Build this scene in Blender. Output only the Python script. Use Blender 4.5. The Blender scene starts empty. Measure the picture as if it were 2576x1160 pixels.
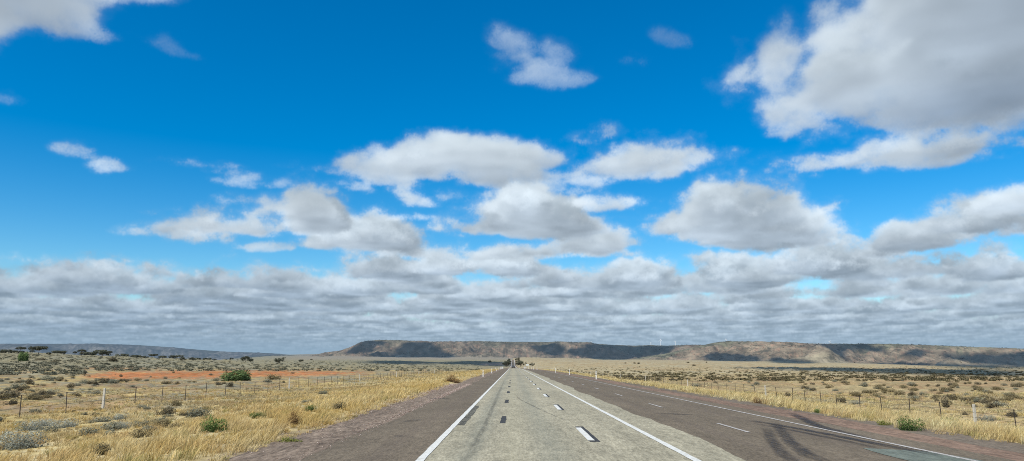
"""Highway across a dry plain towards flat-topped hills, under drifting cumulus."""
import bpy, math, random, os
import numpy as np
random.seed(7)
scene=bpy.context.scene; COL=scene.collection
R=math.radians
rng=np.random.default_rng(20)
SKY_STR=.10; SKY_AIR=1.0; SKY_DUST=0.15; SKY_OZ=2.0; SKY_SAT=1.62; SKY_VAL=1.2; SKY_HUE=.496; SKY_TINT=(.90,1.07,1.15); CLOUD_GAIN=1.0; SUN_E=4.6
def _q1(u,v): return (1000+u*.44484,1300+v*.44484)
def _q2(u,v): return (2000+u*.44484,1300+v*.44484)
def _q4(u,v): return (3032+u*.44484,1300+v*.44484)
SHADE=[
 (5200,[_q1(*p) for p in ((1270,150),(1330,112),(1420,104),(1565,106),(1620,150),(1690,190),(1800,238),(1600,242),(1350,240),(1100,236),(960,225),(1080,200),(1230,190))]),
 (5200,[_q1(*p) for p in ((900,135),(960,104),(1080,94),(1130,100),(1080,150),(1000,180),(900,215),(780,205),(840,170))]),
 (5200,[_q2(*p) for p in ((190,140),(330,128),(470,136),(520,180),(480,222),(330,215),(230,180))]),
 (5200,[_q2(*p) for p in ((660,130),(800,124),(1100,140),(1250,139),(1500,139),(1490,170),(1400,205),(1200,235),(1000,262),(800,256),(560,225),(520,190),(690,180))]),
 (5200,[_q2(*p) for p in ((1740,215),(1860,196),(2000,208),(2248,232),(2248,275),(2000,272),(1760,268),(1720,245))]),
 (5200,[_q4(*p) for p in ((-20,232),(150,252),(390,280),(420,290),(200,296),(0,280))]),
 (5200,[_q4(*p) for p in ((380,126),(820,126),(1000,170),(1060,200),(900,190),(760,175),(560,185),(470,150))]),
 (5200,[_q4(*p) for p in ((1180,225),(1260,185),(1380,190),(1400,215),(1300,243))]),
 (5200,[_q4(*p) for p in ((1500,215),(1700,205),(2000,215),(2300,180),(2300,330),(1900,300),(1600,265))]),
 (5200,[_q4(*p) for p in ((900,290),(1200,285),(1700,300),(2300,325),(2300,354),(1800,335),(1300,305))]),
 (3000,[_q4(*p) for p in ((-330,325),(0,334),(600,343),(1200,352),(2300,375),(2500,380),(2500,420),(2300,412),(1500,396),(1000,376),(500,356),(0,346))]),
 (4200,[_q1(*p) for p in ((960,282),(1010,270),(1150,270),(1260,284),(1100,289))]),
 (4200,[_q1(*p) for p in ((1560,288),(1750,274),(2050,272),(2150,286),(1900,297),(1700,297))]),
]
# ------------------------------------------------------------------ camera geometry
EYE=1.75; FK=1910.0
PITCH=math.atan(528/2990.); YAW=R(0.1)
def k_ray(u,v):
    """direction (x right, y ahead, z up) seen at a point of a 2576-wide view"""
    u=np.asarray(u,float); v=np.asarray(v,float)
    x=(u-1288)/FK; cz=(580-v)/FK
    cp,sp=math.cos(PITCH),math.sin(PITCH)
    y=cp-cz*sp; z=sp+cz*cp
    c,s=math.cos(YAW),math.sin(YAW)
    x,y=x*c-y*s, x*s+y*c
    n=np.sqrt(x*x+y*y+z*z); return x/n,y/n,z/n
def ray_k(x,y,z):
    c,s=math.cos(YAW),math.sin(YAW)
    x,y=x*c+y*s, -x*s+y*c
    cp,sp=math.cos(PITCH),math.sin(PITCH)
    f=np.maximum(y*cp+z*sp,1e-3); up=-y*sp+z*cp
    return 1288+FK*x/f, 580-FK*up/f
def s_ray(x,y): return k_ray(np.asarray(x)/1.565217,np.asarray(y)/1.565217)
cam=bpy.data.cameras.new('camera'); co=bpy.data.objects.new('camera',cam); COL.objects.link(co)
cam.sensor_width=36; cam.lens=36*2990/4032; cam.clip_start=.1; cam.clip_end=120000
co.location=(0,0,EYE); co.rotation_euler=(math.pi/2+PITCH,0,YAW)
scene.camera=co
SUN=np.array([-0.45,-0.50,0.74]); SUN/=np.linalg.norm(SUN)
# ------------------------------------------------------------------ noise
def tile2(n,beta,seed,kmin=1):
    r=np.random.default_rng(seed)
    f=np.fft.rfft2(r.standard_normal((n,n)))
    k=np.sqrt((np.fft.fftfreq(n)*n)[:,None]**2+(np.fft.rfftfreq(n)*n)[None,:]**2); k[0,0]=1
    a=k**(-beta/2); a[k<kmin]=0; a[0,0]=0
    t=np.fft.irfft2(f*a,s=(n,n)); return (t/t.std()).astype(np.float32)
TN=512
NT=[tile2(TN,2.6,s,2) for s in range(5)]+[tile2(TN,2.0,9,4),tile2(TN,4.6,15,2)]
def look2(T,x,y):
    x=np.asarray(x,float)%TN; y=np.asarray(y,float)%TN
    i=x.astype(int); j=y.astype(int); fx=x-i; fy=y-j
    i%=TN; j%=TN; i2=(i+1)%TN; j2=(j+1)%TN
    return (T[i,j]*(1-fx)+T[i2,j]*fx)*(1-fy)+(T[i,j2]*(1-fx)+T[i2,j2]*fx)*fy
def fb(x,y,period,k=0): return look2(NT[k],np.asarray(x)*(TN/period)+37*k,np.asarray(y)*(TN/period)+91*k)
def sm(a,b,x):
    t=np.clip((np.asarray(x,float)-a)/(b-a),0,1); return t*t*(3-2*t)
# ------------------------------------------------------------------ terrain
_zy=np.arange(-400,30001,10.)
_zz=np.interp(_zy,[-400,250,300,400,537,840,1300,1900,2250,2600,3200,5000,6500,30000],
                  [0,0,-.01,-.25,-.9,-2.0,-2.6,-1.2,6.5,17.,23,40,58,90])
_zs=_zz.copy()
for _ in range(6): _zs[1:-1]=(_zs[:-2]+2*_zs[1:-1]+_zs[2:])/4
def zroad(y): return np.interp(y,_zy,_zs)
def aza(x): return np.arctan2(*s_ray(x,1420)[:2])
_a1=[float(aza(v)) for v in (-1500,-300,0,178,500,1000,1600,2021)]
_h1=[16,15.5,15,13.2,10.3,6.2,3.0,0.0]
_a5=[float(aza(v)) for v in (-900,0,700,1050,1300,2021,2500,3032,3500,4032,5200)]
_h5=[-8,-6,4,40,48,46,33,24,4,-22,-40]
def gz(x,y):
    """ground height"""
    x=np.asarray(x,float); y=np.asarray(y,float)
    r=np.hypot(x,y); a=np.arctan2(x,np.maximum(y,-1e9))
    zr=zroad(y)
    front=sm(-0.2,0.3,np.cos(a))
    left=np.interp(a,_a1,_h1)*sm(140,880,r)*front*(1-0.5*sm(900,3500,r))
    far=np.interp(a,_a5,_h5)*np.clip((r-900)/4300,0,3)**1.25*front
    drop=np.where(x<0,-0.85*sm(5.6,23,-x),-1.4*sm(10.6,23,x))*(1-sm(250,900,r))
    und=(0.16*fb(x,y,130,0)+0.05*fb(x,y,22,1))*sm(13,40,np.abs(x))*(1+sm(200,900,r)*3.0)
    plain=-1.6*sm(150,700,r)*(1-sm(900,2600,r))+left+far+drop+und
    zr_loc=zr+drop+und
    k=sm(250,600,y)
    w2=np.clip((np.abs(x)-(30-16*k))/(130-34*k),0,1); w2=w2*w2*(3-2*w2)
    return zr_loc*(1-w2)+plain*w2
# ---- hills: crest line as seen (photo pixels) at a stated range, foot at another
def tab(pts): return np.array([p[0] for p in pts],float),np.array([p[1] for p in pts],float)
MESA=tab([(1150,1424),(1190,1412),(1218,1404.5),(1236,1398.7),(1276,1390),(1338,1382),(1378,1369),(1400,1358),(1422,1347),(1445,1342),(1489,1339),(1565,1339.5),(1667,1343.6),(1694,1346),(1801,1344.5),(1890,1343.5),(2000,1346),(2178,1347),(2311,1350.5),(2400,1357),(2489,1360),(2658,1360.5),(2756,1358.5),(2850,1358),(3000,1362),(3150,1375),(3300,1420)])
RHILL=tab([(2380,1424),(2450,1417),(2520,1409),(2600,1396),(2680,1379),(2740,1364),(2801,1352.5),(2836,1345),(2867,1343.5),(3000,1345),(3095,1350),(3188,1353),(3388,1354),(3477,1353.5),(3600,1357),(3699,1361),(3800,1365),(3922,1369),(4032,1373),(4400,1382),(5000,1400)])
FARH=tab([(-900,1372),(-500,1362),(-200,1355),(0,1353.5),(178,1353.5),(400,1353.5),(534,1358),(667,1367),(760,1375),(845,1382),(920,1386),(1000,1388),(1089,1393),(1150,1398),(1205,1404.5),(1280,1414),(1400,1424)])
def hill_fn(T,Rf,Rc,seed,gully=1.0):
    xs,ys=T
    d=[s_ray(x,y) for x,y in zip(xs,ys)]
    az=np.array([math.atan2(q[0],q[1]) for q in d]); tn=np.array([q[2]/math.hypot(q[0],q[1]) for q in d])
    def f(a,r,raw=False):
        a=np.asarray(a,float); r=np.asarray(r,float)
        rc=Rc*(1+0.03*fb(a*Rc,0*a+seed*50,5200,6)); rf=Rf*(1+0.03*fb(a*Rf,0*a+seed*90,4600,6))
        x=np.sin(a)*r; y=np.cos(a)*r
        # gullies run down the face
        g=fb(a*Rc+r*.30,r*0.30+seed*70,2300,6); g2=fb(a*Rc-r*.22,r*.35,800,6)
        s=(r-rf)/(rc-rf)
        mid=sm(0.12,0.5,s)*(1-sm(0.86,1.0,s))
        s=s+gully*mid*(0.095*g+0.05*g2)
        S=np.interp(s,[-1,0,.2,.42,.55,.75,.88,.96,1.0,1.25,4],[-.03,0,.05,.19,.36,.74,.93,.985,1,.985,.7])
        t=np.interp(a,az,tn)
        hc=EYE+rc*t+ (1.0*fb(x,y,420,4)+.5*fb(x,y,140,1))*sm(.85,.98,s)
        b=gz(np.sin(a)*rf,np.cos(a)*rf)-6
        h=b+np.maximum(hc-b,0)*S + gully*sm(.1,.35,s)*(1-sm(.6,.85,s))*(11*g+10*g2+3*fb(x,y,900,4))*np.clip((hc-b)/120,0,1)
        return h
    return f,az
mesa_f,mesa_az=hill_fn(MESA,5600,7300,1)
right_f,right_az=hill_fn(RHILL,4700,6100,2)
far_f,far_az=hill_fn(FARH,10500,14500,3,.7)
def topz(x,y):
    a=np.arctan2(x,y); r=np.hypot(x,y)
    z=gz(x,y)
    for f,az,r0,r1 in ((mesa_f,mesa_az,5000,9500),(right_f,right_az,4200,8200),(far_f,far_az,9500,17000)):
        m=(a>az[0])&(a<az[-1])&(r>r0)&(r<r1)
        z=np.where(m,np.maximum(z,f(a,r)),z)
    return z
_rs=np.concatenate([np.geomspace(4,900,900),np.linspace(905,17000,3200)])
def hit(px,py,fn=gz):
    """where the sight line of a photo point meets the land"""
    dx,dy,dz=[float(q) for q in s_ray(px,py)]
    h=math.hypot(dx,dy); dx/=h; dy/=h; t=dz/h
    zz=EYE+t*_rs-fn(dx*_rs,dy*_rs)
    i=np.nonzero(zz<0)[0]
    if len(i)==0: return None
    i=i[0]
    if i==0: r=_rs[0]
    else:
        a,b=zz[i-1],zz[i]; r=_rs[i-1]+(_rs[i]-_rs[i-1])*a/(a-b)
    return dx*r,dy*r,float(fn(np.array(dx*r),np.array(dy*r)))
def size(px,p): return px/2990.*math.hypot(p[0],p[1])
# ------------------------------------------------------------------ materials
def new_mat(name):
    m=bpy.data.materials.new(name); m.use_nodes=True; nt=m.node_tree; nt.nodes.clear()
    return m,nt
def nd(nt,t,**k):
    n=nt.nodes.new(t)
    for a,b in k.items():
        if a.startswith('i_'):
            key=a[2:]; key=int(key) if key.isdigit() else key
            n.inputs[key].default_value=b
        else: setattr(n,a,b)
    return n
def noise(nt,scale,detail=4,rough=.6,vec=None,stretch=None):
    tc=nd(nt,'ShaderNodeTexCoord'); out=tc.outputs['Object']
    if stretch:
        mp=nd(nt,'ShaderNodeMapping'); mp.inputs['Scale'].default_value=stretch
        nt.links.new(out,mp.inputs['Vector']); out=mp.outputs[0]
    n=nd(nt,'ShaderNodeTexNoise'); n.inputs['Scale'].default_value=scale; n.inputs['Detail'].default_value=detail; n.inputs['Roughness'].default_value=rough
    nt.links.new(out,n.inputs['Vector']); return n.outputs['Fac']
def ramp(nt,src,stops):
    r=nd(nt,'ShaderNodeValToRGB'); e=r.color_ramp.elements
    while len(e)<len(stops): e.new(.5)
    for q,(p,c) in zip(e,stops):
        q.position=p; q.color=(c,c,c,1) if not isinstance(c,tuple) else (*c,1)
    nt.links.new(src,r.inputs['Fac']); return r.outputs['Color']
def mix(nt,a,b,fac,mode='MIX'):
    n=nd(nt,'ShaderNodeMix',data_type='RGBA',blend_type=mode)
    for s,v in ((n.inputs[6],a),(n.inputs[7],b),(n.inputs[0],fac)):
        if hasattr(v,'is_linked'): nt.links.new(v,s)
        elif isinstance(v,tuple): s.default_value=(*v,1)
        else: s.default_value=v
    return n.outputs[2]
def finish(nt,col,rough=.9,bump=None,bstr=.3,bdist=.02,spec=.2,haze=False,trans=0,metal=0):
    b=nd(nt,'ShaderNodeBsdfPrincipled'); b.inputs['Roughness'].default_value=rough; b.inputs['Specular IOR Level'].default_value=spec; b.inputs['Metallic'].default_value=metal
    if isinstance(col,tuple): b.inputs['Base Color'].default_value=(*col,1)
    else: nt.links.new(col,b.inputs['Base Color'])
    if bump is not None:
        bp=nd(nt,'ShaderNodeBump'); bp.inputs['Strength'].default_value=bstr; bp.inputs['Distance'].default_value=bdist
        nt.links.new(bump,bp.inputs['Height']); nt.links.new(bp.outputs[0],b.inputs['Normal'])
    out=b.outputs[0]
    if trans:
        t=nd(nt,'ShaderNodeBsdfTranslucent'); 
        if isinstance(col,tuple): t.inputs[0].default_value=(*col,1)
        else: nt.links.new(col,t.inputs[0])
        mx=nd(nt,'ShaderNodeMixShader'); mx.inputs[0].default_value=trans
        nt.links.new(out,mx.inputs[1]); nt.links.new(t.outputs[0],mx.inputs[2]); out=mx.outputs[0]
    if haze:       # distance haze painted on as a surface glow, stronger farther off
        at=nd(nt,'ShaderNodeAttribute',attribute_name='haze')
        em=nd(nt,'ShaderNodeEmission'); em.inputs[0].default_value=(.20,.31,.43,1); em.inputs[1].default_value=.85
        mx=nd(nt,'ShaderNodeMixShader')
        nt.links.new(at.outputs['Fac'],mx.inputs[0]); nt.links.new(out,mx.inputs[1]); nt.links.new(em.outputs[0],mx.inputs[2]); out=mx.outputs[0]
    o=nd(nt,'ShaderNodeOutputMaterial'); nt.links.new(out,o.inputs[0])
def simple(name,col,rough=.7,var=.25,scale=8,spec=.3,metal=0,bstr=0):
    m,nt=new_mat(name)
    n=noise(nt,scale)
    c=mix(nt,tuple(q*(1-var) for q in col),tuple(min(1,q*(1+var)) for q in col),n)
    finish(nt,c,rough,n if bstr else None,bstr,spec=spec,metal=metal); return m
def attr_col(nt): return nd(nt,'ShaderNodeAttribute',attribute_name='Col').outputs['Color']
# ------------------------------------------------------------------ mesh helpers
def mesh_np(name,V,F,mat,cols=None,haze=None,smooth=False,parent=None,link=True,mats=None):
    """V (n,3), F (m,3|4) arrays or list of polygons"""
    me=bpy.data.meshes.new(name); V=np.asarray(V,np.float32)
    if isinstance(F,np.ndarray):
        m,k=F.shape
        me.vertices.add(len(V)); me.vertices.foreach_set('co',V.ravel())
        me.loops.add(m*k); me.loops.foreach_set('vertex_index',F.astype(np.int32).ravel())
        me.polygons.add(m); me.polygons.foreach_set('loop_start',np.arange(0,m*k,k,dtype=np.int32)); me.polygons.foreach_set('loop_total',np.full(m,k,np.int32))
        me.update(calc_edges=True)
    else:
        me.from_pydata([tuple(map(float,v)) for v in V],[],[list(f) for f in F]); me.update()
    if cols is not None:
        a=me.color_attributes.new('Col','FLOAT_COLOR','POINT')
        c=np.ones((len(V),4),np.float32); c[:,:3]=cols; a.data.foreach_set('color',c.ravel())
    if haze is not None:
        a=me.attributes.new('haze','FLOAT','POINT'); a.data.foreach_set('value',np.asarray(haze,np.float32))
    if smooth: me.polygons.foreach_set('use_smooth',np.ones(len(me.polygons),bool))
    if mat is not None: me.materials.append(mat)
    if not link: return me
    o=bpy.data.objects.new(name,me); COL.objects.link(o)
    if parent is not None: o.parent=parent
    return o
class MB:
    """collects shapes into one mesh"""
    def __init__(s): s.v=[]; s.f=[]
    def add(s,V,F):
        k=len(s.v); s.v+= [tuple(p) for p in V]; s.f+=[tuple(i+k for i in f) for f in F]
    def box(s,c,d,taper=1.0,rz=0,bev=0.0):
        x,y,z=[q/2 for q in d]; V=[]
        lv=[(-z,1.),(z,taper)]
        if bev: lv=[(-z,1-bev/x),(-z+bev,1.),(z-bev,taper),(z,taper-bev/x)]
        for h,t in lv:
            for a,b in ((-x,-y),(x,-y),(x,y),(-x,y)):
                a*=t; b*=t
                V.append((c[0]+a*math.cos(rz)-b*math.sin(rz),c[1]+a*math.sin(rz)+b*math.cos(rz),c[2]+h))
        n=len(lv); F=[(3,2,1,0),tuple(range(4*n-4,4*n))]
        for l in range(n-1):
            for i in range(4): F.append((4*l+i,4*l+(i+1)%4,4*l+4+(i+1)%4,4*l+4+i))
        s.add(V,F)
    def tube(s,pts,rad,n=6,cap=True):
        pts=[np.array(p,float) for p in pts]; rad=rad if hasattr(rad,'__len__') else [rad]*len(pts)
        V=[]; F=[]
        for i,p in enumerate(pts):
            t=pts[min(i+1,len(pts)-1)]-pts[max(i-1,0)]; t/=np.linalg.norm(t)+1e-9
            u=np.cross(t,(0,0,1)); 
            if np.linalg.norm(u)<.1: u=np.cross(t,(1,0,0))
            u/=np.linalg.norm(u); w=np.cross(t,u)
            for k in range(n):
                a=2*math.pi*k/n; V.append(p+rad[i]*(u*math.cos(a)+w*math.sin(a)))
        for i in range(len(pts)-1):
            for k in range(n): F.append((i*n+k,i*n+(k+1)%n,(i+1)*n+(k+1)%n,(i+1)*n+k))
        if cap: F.append(tuple(range(n-1,-1,-1))); F.append(tuple((len(pts)-1)*n+k for k in range(n)))
        s.add(V,F)
    def build(s,name,mat,parent=None,smooth=False,link=True):
        return mesh_np(name,s.v,s.f,mat,parent=parent,smooth=smooth,link=link)
def empty(name,loc,rz=0):
    o=bpy.data.objects.new(name,None); COL.objects.link(o); o.location=loc; o.rotation_euler=(0,0,rz); o.empty_display_size=.3; return o
def tag(o,label=None,cat=None,group=None,kind=None):
    if label: o['label']=label
    if cat: o['category']=cat
    if group: o['group']=group
    if kind: o['kind']=kind
    return o
def copy_tree(o,parent=None):
    c=o.copy(); COL.objects.link(c); c.parent=parent
    for ch in list(o.children): copy_tree(ch,c)
    return c
# ------------------------------------------------------------------ ground sheet
def lerp(a,b,t): return a+(b-a)*np.asarray(t)[...,None]
def C(*v): return np.array(v,float)
GOLD=C(.54,.42,.18); STRAW=C(.60,.51,.29); BROWN=C(.32,.215,.115); GREYG=C(.27,.255,.175); ORANGE=C(.52,.205,.08); OLIVE=C(.25,.22,.125); TAN=C(.44,.345,.18); PALE=C(.42,.36,.225)
def gcol(x,y,z):
    r=np.hypot(x,y)
    u,v=ray_k(x,y,z-EYE); u=u*1.565217; v=v*1.565217
    u=np.where(y<3,np.where(x<0,-3000,7000),u)
    n1=fb(x,y,90,0); n2=fb(x,y,31,1); n3=fb(x,y,9,2); n4=fb(x,y,420,3)
    verge=lerp(GOLD,STRAW,np.clip(.5+.3*n2+.2*n3,0,1)); verge=lerp(verge,BROWN,np.clip(.15*n3+.1,0,.4))
    verge=lerp(verge,lerp(PALE,TAN,np.clip(.5+.3*n1,0,1))*.95,sm(330,700,r))
    # left of the road
    bl=lerp(BROWN*1.05,GOLD*.85,np.clip(.5+.45*n1+.2*n2,0,1)); bl=lerp(bl,GREYG,np.clip(.35+.45*fb(x,y,60,4)+.2*n3,0,.9))
    fv=lerp(GREYG*1.0,OLIVE*1.05,np.clip(.5+.3*n1+.25*n4,0,1)); fv=lerp(fv,PALE*.8,np.clip(.2*n4+.15*n2,0,.5))
    L=lerp(verge,bl,np.clip(sm(17,26,-x+2.5*n2),0,1))
    L=lerp(L,fv,sm(1466,1440,v+3*n2))
    up=np.interp(u,[300,420,700,1000,1300,1470],[1476,1462,1457,1456,1458,1463]); lo=np.interp(u,[300,420,700,1000,1300,1470],[1490,1496,1493,1488,1482,1475])
    b=sm(0,8,v-up+3.0*n3+3.2*n2)*sm(0,8,lo-v+3.0*n3+3.2*n2)*sm(290,380,u)*sm(1500,1400,u)*np.clip(.95-.22*n3-.2*fb(x,y,18,4),.25,1)
    L=lerp(L,lerp(ORANGE,ORANGE*.8,np.clip(.5+.4*n3,0,1)),b)
    b2=np.exp(-((v-1449-2*n2)/2.6)**2)*sm(280,360,u)*sm(700,500,u)*np.clip(.5+.5*n2,0,1)
    L=lerp(L,ORANGE*.85,b2*.8)
    b3=np.exp(-((v-1434)/3.)**2)*sm(1880,1910,u)*sm(1990,1975,u); L=lerp(L,C(.55,.38,.27),b3)
    L=lerp(L,C(.30,.26,.19),sm(1422,1412,v)*sm(1000,1250,u))
    # right of the road
    Rr=lerp(TAN,BROWN*1.15,np.clip(.45+.35*n1+.3*n2,0,.85)); Rr=lerp(Rr,OLIVE,np.clip(.12+.3*fb(x,y,60,4),0,.6))
    Rp=lerp(PALE,TAN,np.clip(.45+.35*n4+.2*n1,0,1)); Rp=lerp(Rp,C(.30,.20,.12),np.clip(.25*n4,0,.5)); Rp=lerp(Rp,OLIVE*1.2,np.clip(.3*n1-.05,0,.5)*sm(1452,1470,v))
    Q=lerp(verge,Rr,sm(19,27,x+2.0*n2)); Q=lerp(Q,Rp,sm(1490,1474,v+2*n2)*sm(20,30,x))
    out=np.where((x<0)[...,None],L,Q)
    edge=np.clip(1-sm(.0,1.2,np.where(x<0,-5.2-x,x-10.6)),0,1)*(y<400)
    out=lerp(out,C(.22,.15,.11),edge*.6)
    return np.clip(out,.02,.9)
az=np.concatenate([np.arange(-50,-1.6,.2),np.arange(-1.6,1.6,.05),np.arange(1.6,50,.2),np.arange(50,310,5.)])
az=R(1)*az
rr=np.concatenate([np.geomspace(1.2,500,330),np.geomspace(508,22000,170)])
A,RR=np.meshgrid(az,rr); X=np.sin(A)*RR; Y=np.cos(A)*RR; Z=gz(X,Y)-.02
na,nr=len(az),len(rr)
idx=np.arange(na*nr).reshape(nr,na); nx=np.roll(idx,-1,axis=1)
F=np.stack([idx[:-1],idx[1:],nx[1:],nx[:-1]],-1).reshape(-1,4)
V=np.stack([X,Y,Z],-1).reshape(-1,3); V=np.vstack([V,[[0,0,-.02]]])
cols=gcol(X,Y,Z).reshape(-1,3); cols=np.vstack([cols,[TAN]])
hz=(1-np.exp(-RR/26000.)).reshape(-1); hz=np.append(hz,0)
m_ground,nt=new_mat('dry_ground')
n1=noise(nt,.9,6,.7); n2=noise(nt,7,4,.7); n3=noise(nt,.05,6,.65)
c=mix(nt,attr_col(nt),ramp(nt,n1,[(.3,.62),(.7,1.3)]),1.0,'MULTIPLY')
c=mix(nt,c,ramp(nt,n2,[(.3,.72),(.7,1.22)]),1.0,'MULTIPLY')
c=mix(nt,c,ramp(nt,n3,[(.3,.78),(.7,1.2)]),1.0,'MULTIPLY')
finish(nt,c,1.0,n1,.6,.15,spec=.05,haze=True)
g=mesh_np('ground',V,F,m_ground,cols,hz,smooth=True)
tri=bpy.data.meshes  # (centre disc of the sheet lies under the road)
tag(g,'dry golden and grey-green plain running to the hills',None,None,'structure')
# ------------------------------------------------------------------ hills
def hill_obj(name,fn,az_,r0,r1,r2,label,n=60,step=.045,hzL=26000.,mat=None,colfn=None):
    a=np.arange(az_[0],az_[-1],R(step))
    s=np.concatenate([np.linspace(0,1.08,n),np.linspace(1.12,1.6,8)])
    r=r0*.94+(r1-r0*.94)*s
    A,RR=np.meshgrid(a,r); Zh=fn(A,RR); X=np.sin(A)*RR; Y=np.cos(A)*RR
    idx=np.arange(A.size).reshape(A.shape)
    F=np.stack([idx[:-1,:-1],idx[1:,:-1],idx[1:,1:],idx[:-1,1:]],-1).reshape(-1,4)[:,::-1].copy()
    V=np.stack([X,Y,Zh],-1).reshape(-1,3)
    S=np.repeat(s[:,None],len(a),1)
    c=colfn(X,Y,Zh,S).reshape(-1,3)
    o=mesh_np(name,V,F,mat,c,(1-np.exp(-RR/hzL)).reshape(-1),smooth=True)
    return tag(o,label,None,None,'structure')
m_hill,nt=new_mat('stony_hill')
n1=noise(nt,.013,5,.65,stretch=(1,.22,1.5)); n2=noise(nt,.028,4,.7,stretch=(1,.2,1.5)); n3=noise(nt,.004,4,.6)
c=mix(nt,attr_col(nt),ramp(nt,n1,[(.36,.52),(.5,1.),(.66,1.45)]),1.0,'MULTIPLY')
scrub=ramp(nt,n2,[(.50,0.),(.58,1.)])
c=mix(nt,c,(.065,.062,.045),mix(nt,scrub,ramp(nt,n3,[(.38,.15),(.62,.9)]),1.0,'MULTIPLY'))
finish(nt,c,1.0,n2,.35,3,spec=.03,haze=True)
def hc(lo,mid,hi,k):
    def f(X,Y,Z,S):
        c=lerp(np.broadcast_to(lo,X.shape+(3,)),mid,sm(.22,.5,S+.06*fb(X,Y,500,1)))
        c=lerp(c,hi,sm(.86,.97,S+.03*fb(X,Y,300,2)))
        d=fb(X,Y,900,3)*.5+fb(X,Y,260,1)*.35
        c=lerp(c,C(.085,.078,.055),np.clip((d-.25)*.9,0,.75)*sm(.15,.4,S)*k)
        c=lerp(c,C(.34,.20,.13),np.clip(fb(X,Y,330,4)*.6-.35,0,.6)*sm(.3,.5,S)*(1-sm(.85,.95,S)))
        return c
    return f
hill_obj('mesa_hill',mesa_f,mesa_az,5600,7300,9500,'long flat-topped brown mesa with scrubby slopes behind the end of the road',
    mat=m_hill,colfn=hc(C(.27,.235,.165),C(.19,.15,.105),C(.15,.135,.09),1.0))
hill_obj('rounded_hill',right_f,right_az,4700,6100,8200,'tan hills with dark scrub gullies rising on the right of the plain',
    mat=m_hill,colfn=hc(C(.29,.25,.165),C(.255,.20,.135),C(.18,.17,.105),.8))
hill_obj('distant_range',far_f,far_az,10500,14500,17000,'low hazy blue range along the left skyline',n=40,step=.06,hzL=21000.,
    mat=m_hill,colfn=lambda X,Y,Z,S: lerp(lerp(np.broadcast_to(C(.19,.175,.16),X.shape+(3,)),C(.055,.055,.06),np.clip(.55+.5*fb(X,Y,3200,3),0,1)*sm(.3,.6,S+.08*fb(X,Y,1500,2))),C(.06,.06,.05),sm(.92,1.0,S)))  # dark patches in the colour stand in for cloud shade on the range
# ------------------------------------------------------------------ the highway
ROADY=np.concatenate([np.arange(-40,70,.4),np.geomspace(70,2650,520)])
def lay(y,z): return zroad(y)+z*(1+np.maximum(y,0)/120.)
def strip(name,xl,xr,z,mat,label=None,ncol=8,ys=ROADY):
    x0=xl(ys) if callable(xl) else np.full(len(ys),float(xl)); x1=xr(ys) if callable(xr) else np.full(len(ys),float(xr))
    t=np.linspace(0,1,ncol+1)
    X=x0[:,None]+(x1-x0)[:,None]*t; Y=np.repeat(ys[:,None],ncol+1,1); Z=lay(Y,z)
    idx=np.arange(X.size).reshape(X.shape)
    F=np.stack([idx[:-1,:-1],idx[:-1,1:],idx[1:,1:],idx[1:,:-1]],-1).reshape(-1,4)
    o=mesh_np(name,np.stack([X,Y,Z],-1).reshape(-1,3),F,mat)
    return tag(o,label,None,None,'structure')
def curve(*pts):
    p=np.array(pts,float); return lambda y: np.interp(y,p[:,0],p[:,1])
def wav(f,a,per,k=1): return lambda y: f(y)+a*fb(y,0*y+13*k,per*2.5,6)+a*.25*fb(y,0*y+7*k,per*.4,6)
def chip(name,base,dark,lit,tracks=None,fine=28,blot=.35):
    m,nt=new_mat(name)
    f1=noise(nt,fine,3,.85,stretch=(1,.17,1)); f6=noise(nt,fine*.3,3,.85,stretch=(1,.12,1)); f2=noise(nt,3.5,5,.75,stretch=(1,.35,1)); f3=noise(nt,1.0,4,.6,stretch=(1,.08,1)); f4=noise(nt,.25,3,.6)
    c=mix(nt,dark,lit,ramp(nt,f1,[(.34,0.),(.66,1.)]))
    c=mix(nt,base,c,.85)
    c=mix(nt,c,ramp(nt,f6,[(.30,1-blot*.75),(.50,1.),(.70,1+blot*.4)]),1.0,'MULTIPLY')
    c=mix(nt,c,ramp(nt,f2,[(.3,1-blot*.75),(.62,1.06)]),1.0,'MULTIPLY')
    c=mix(nt,c,ramp(nt,f3,[(.35,.88),(.65,1.08)]),1.0,'MULTIPLY')
    c=mix(nt,c,ramp(nt,f4,[(.35,.92),(.65,1.06)]),1.0,'MULTIPLY')
    if tracks:
        tc=nd(nt,'ShaderNodeTexCoord'); sx=nd(nt,'ShaderNodeSeparateXYZ'); nt.links.new(tc.outputs['Object'],sx.inputs[0])
        for xc,w,amt,tint in tracks:
            d=nd(nt,'ShaderNodeMath',operation='SUBTRACT'); nt.links.new(sx.outputs[0],d.inputs[0]); d.inputs[1].default_value=xc
            wob=nd(nt,'ShaderNodeMath',operation='MULTIPLY_ADD'); nt.links.new(f3,wob.inputs[0]); wob.inputs[1].default_value=.5; nt.links.new(d.outputs[0],wob.inputs[2])
            d2=nd(nt,'ShaderNodeMath',operation='SUBTRACT'); nt.links.new(wob.outputs[0],d2.inputs[0]); d2.inputs[1].default_value=.25
            ab=nd(nt,'ShaderNodeMath',operation='ABSOLUTE'); nt.links.new(d2.outputs[0],ab.inputs[0])
            mr=nd(nt,'ShaderNodeMapRange',interpolation_type='SMOOTHSTEP'); nt.links.new(ab.outputs[0],mr.inputs[0]); mr.inputs[1].default_value=0; mr.inputs[2].default_value=w; mr.inputs[3].default_value=amt; mr.inputs[4].default_value=0
            mm=nd(nt,'ShaderNodeMath',operation='MULTIPLY'); nt.links.new(mr.outputs[0],mm.inputs[0]); nt.links.new(ramp(nt,f2,[(.2,1.),(.75,.45)]),mm.inputs[1])
            c=mix(nt,c,tint,mm.outputs[0])
    finish(nt,c,.92,f1,.35,.01,spec=.15); return m
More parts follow.
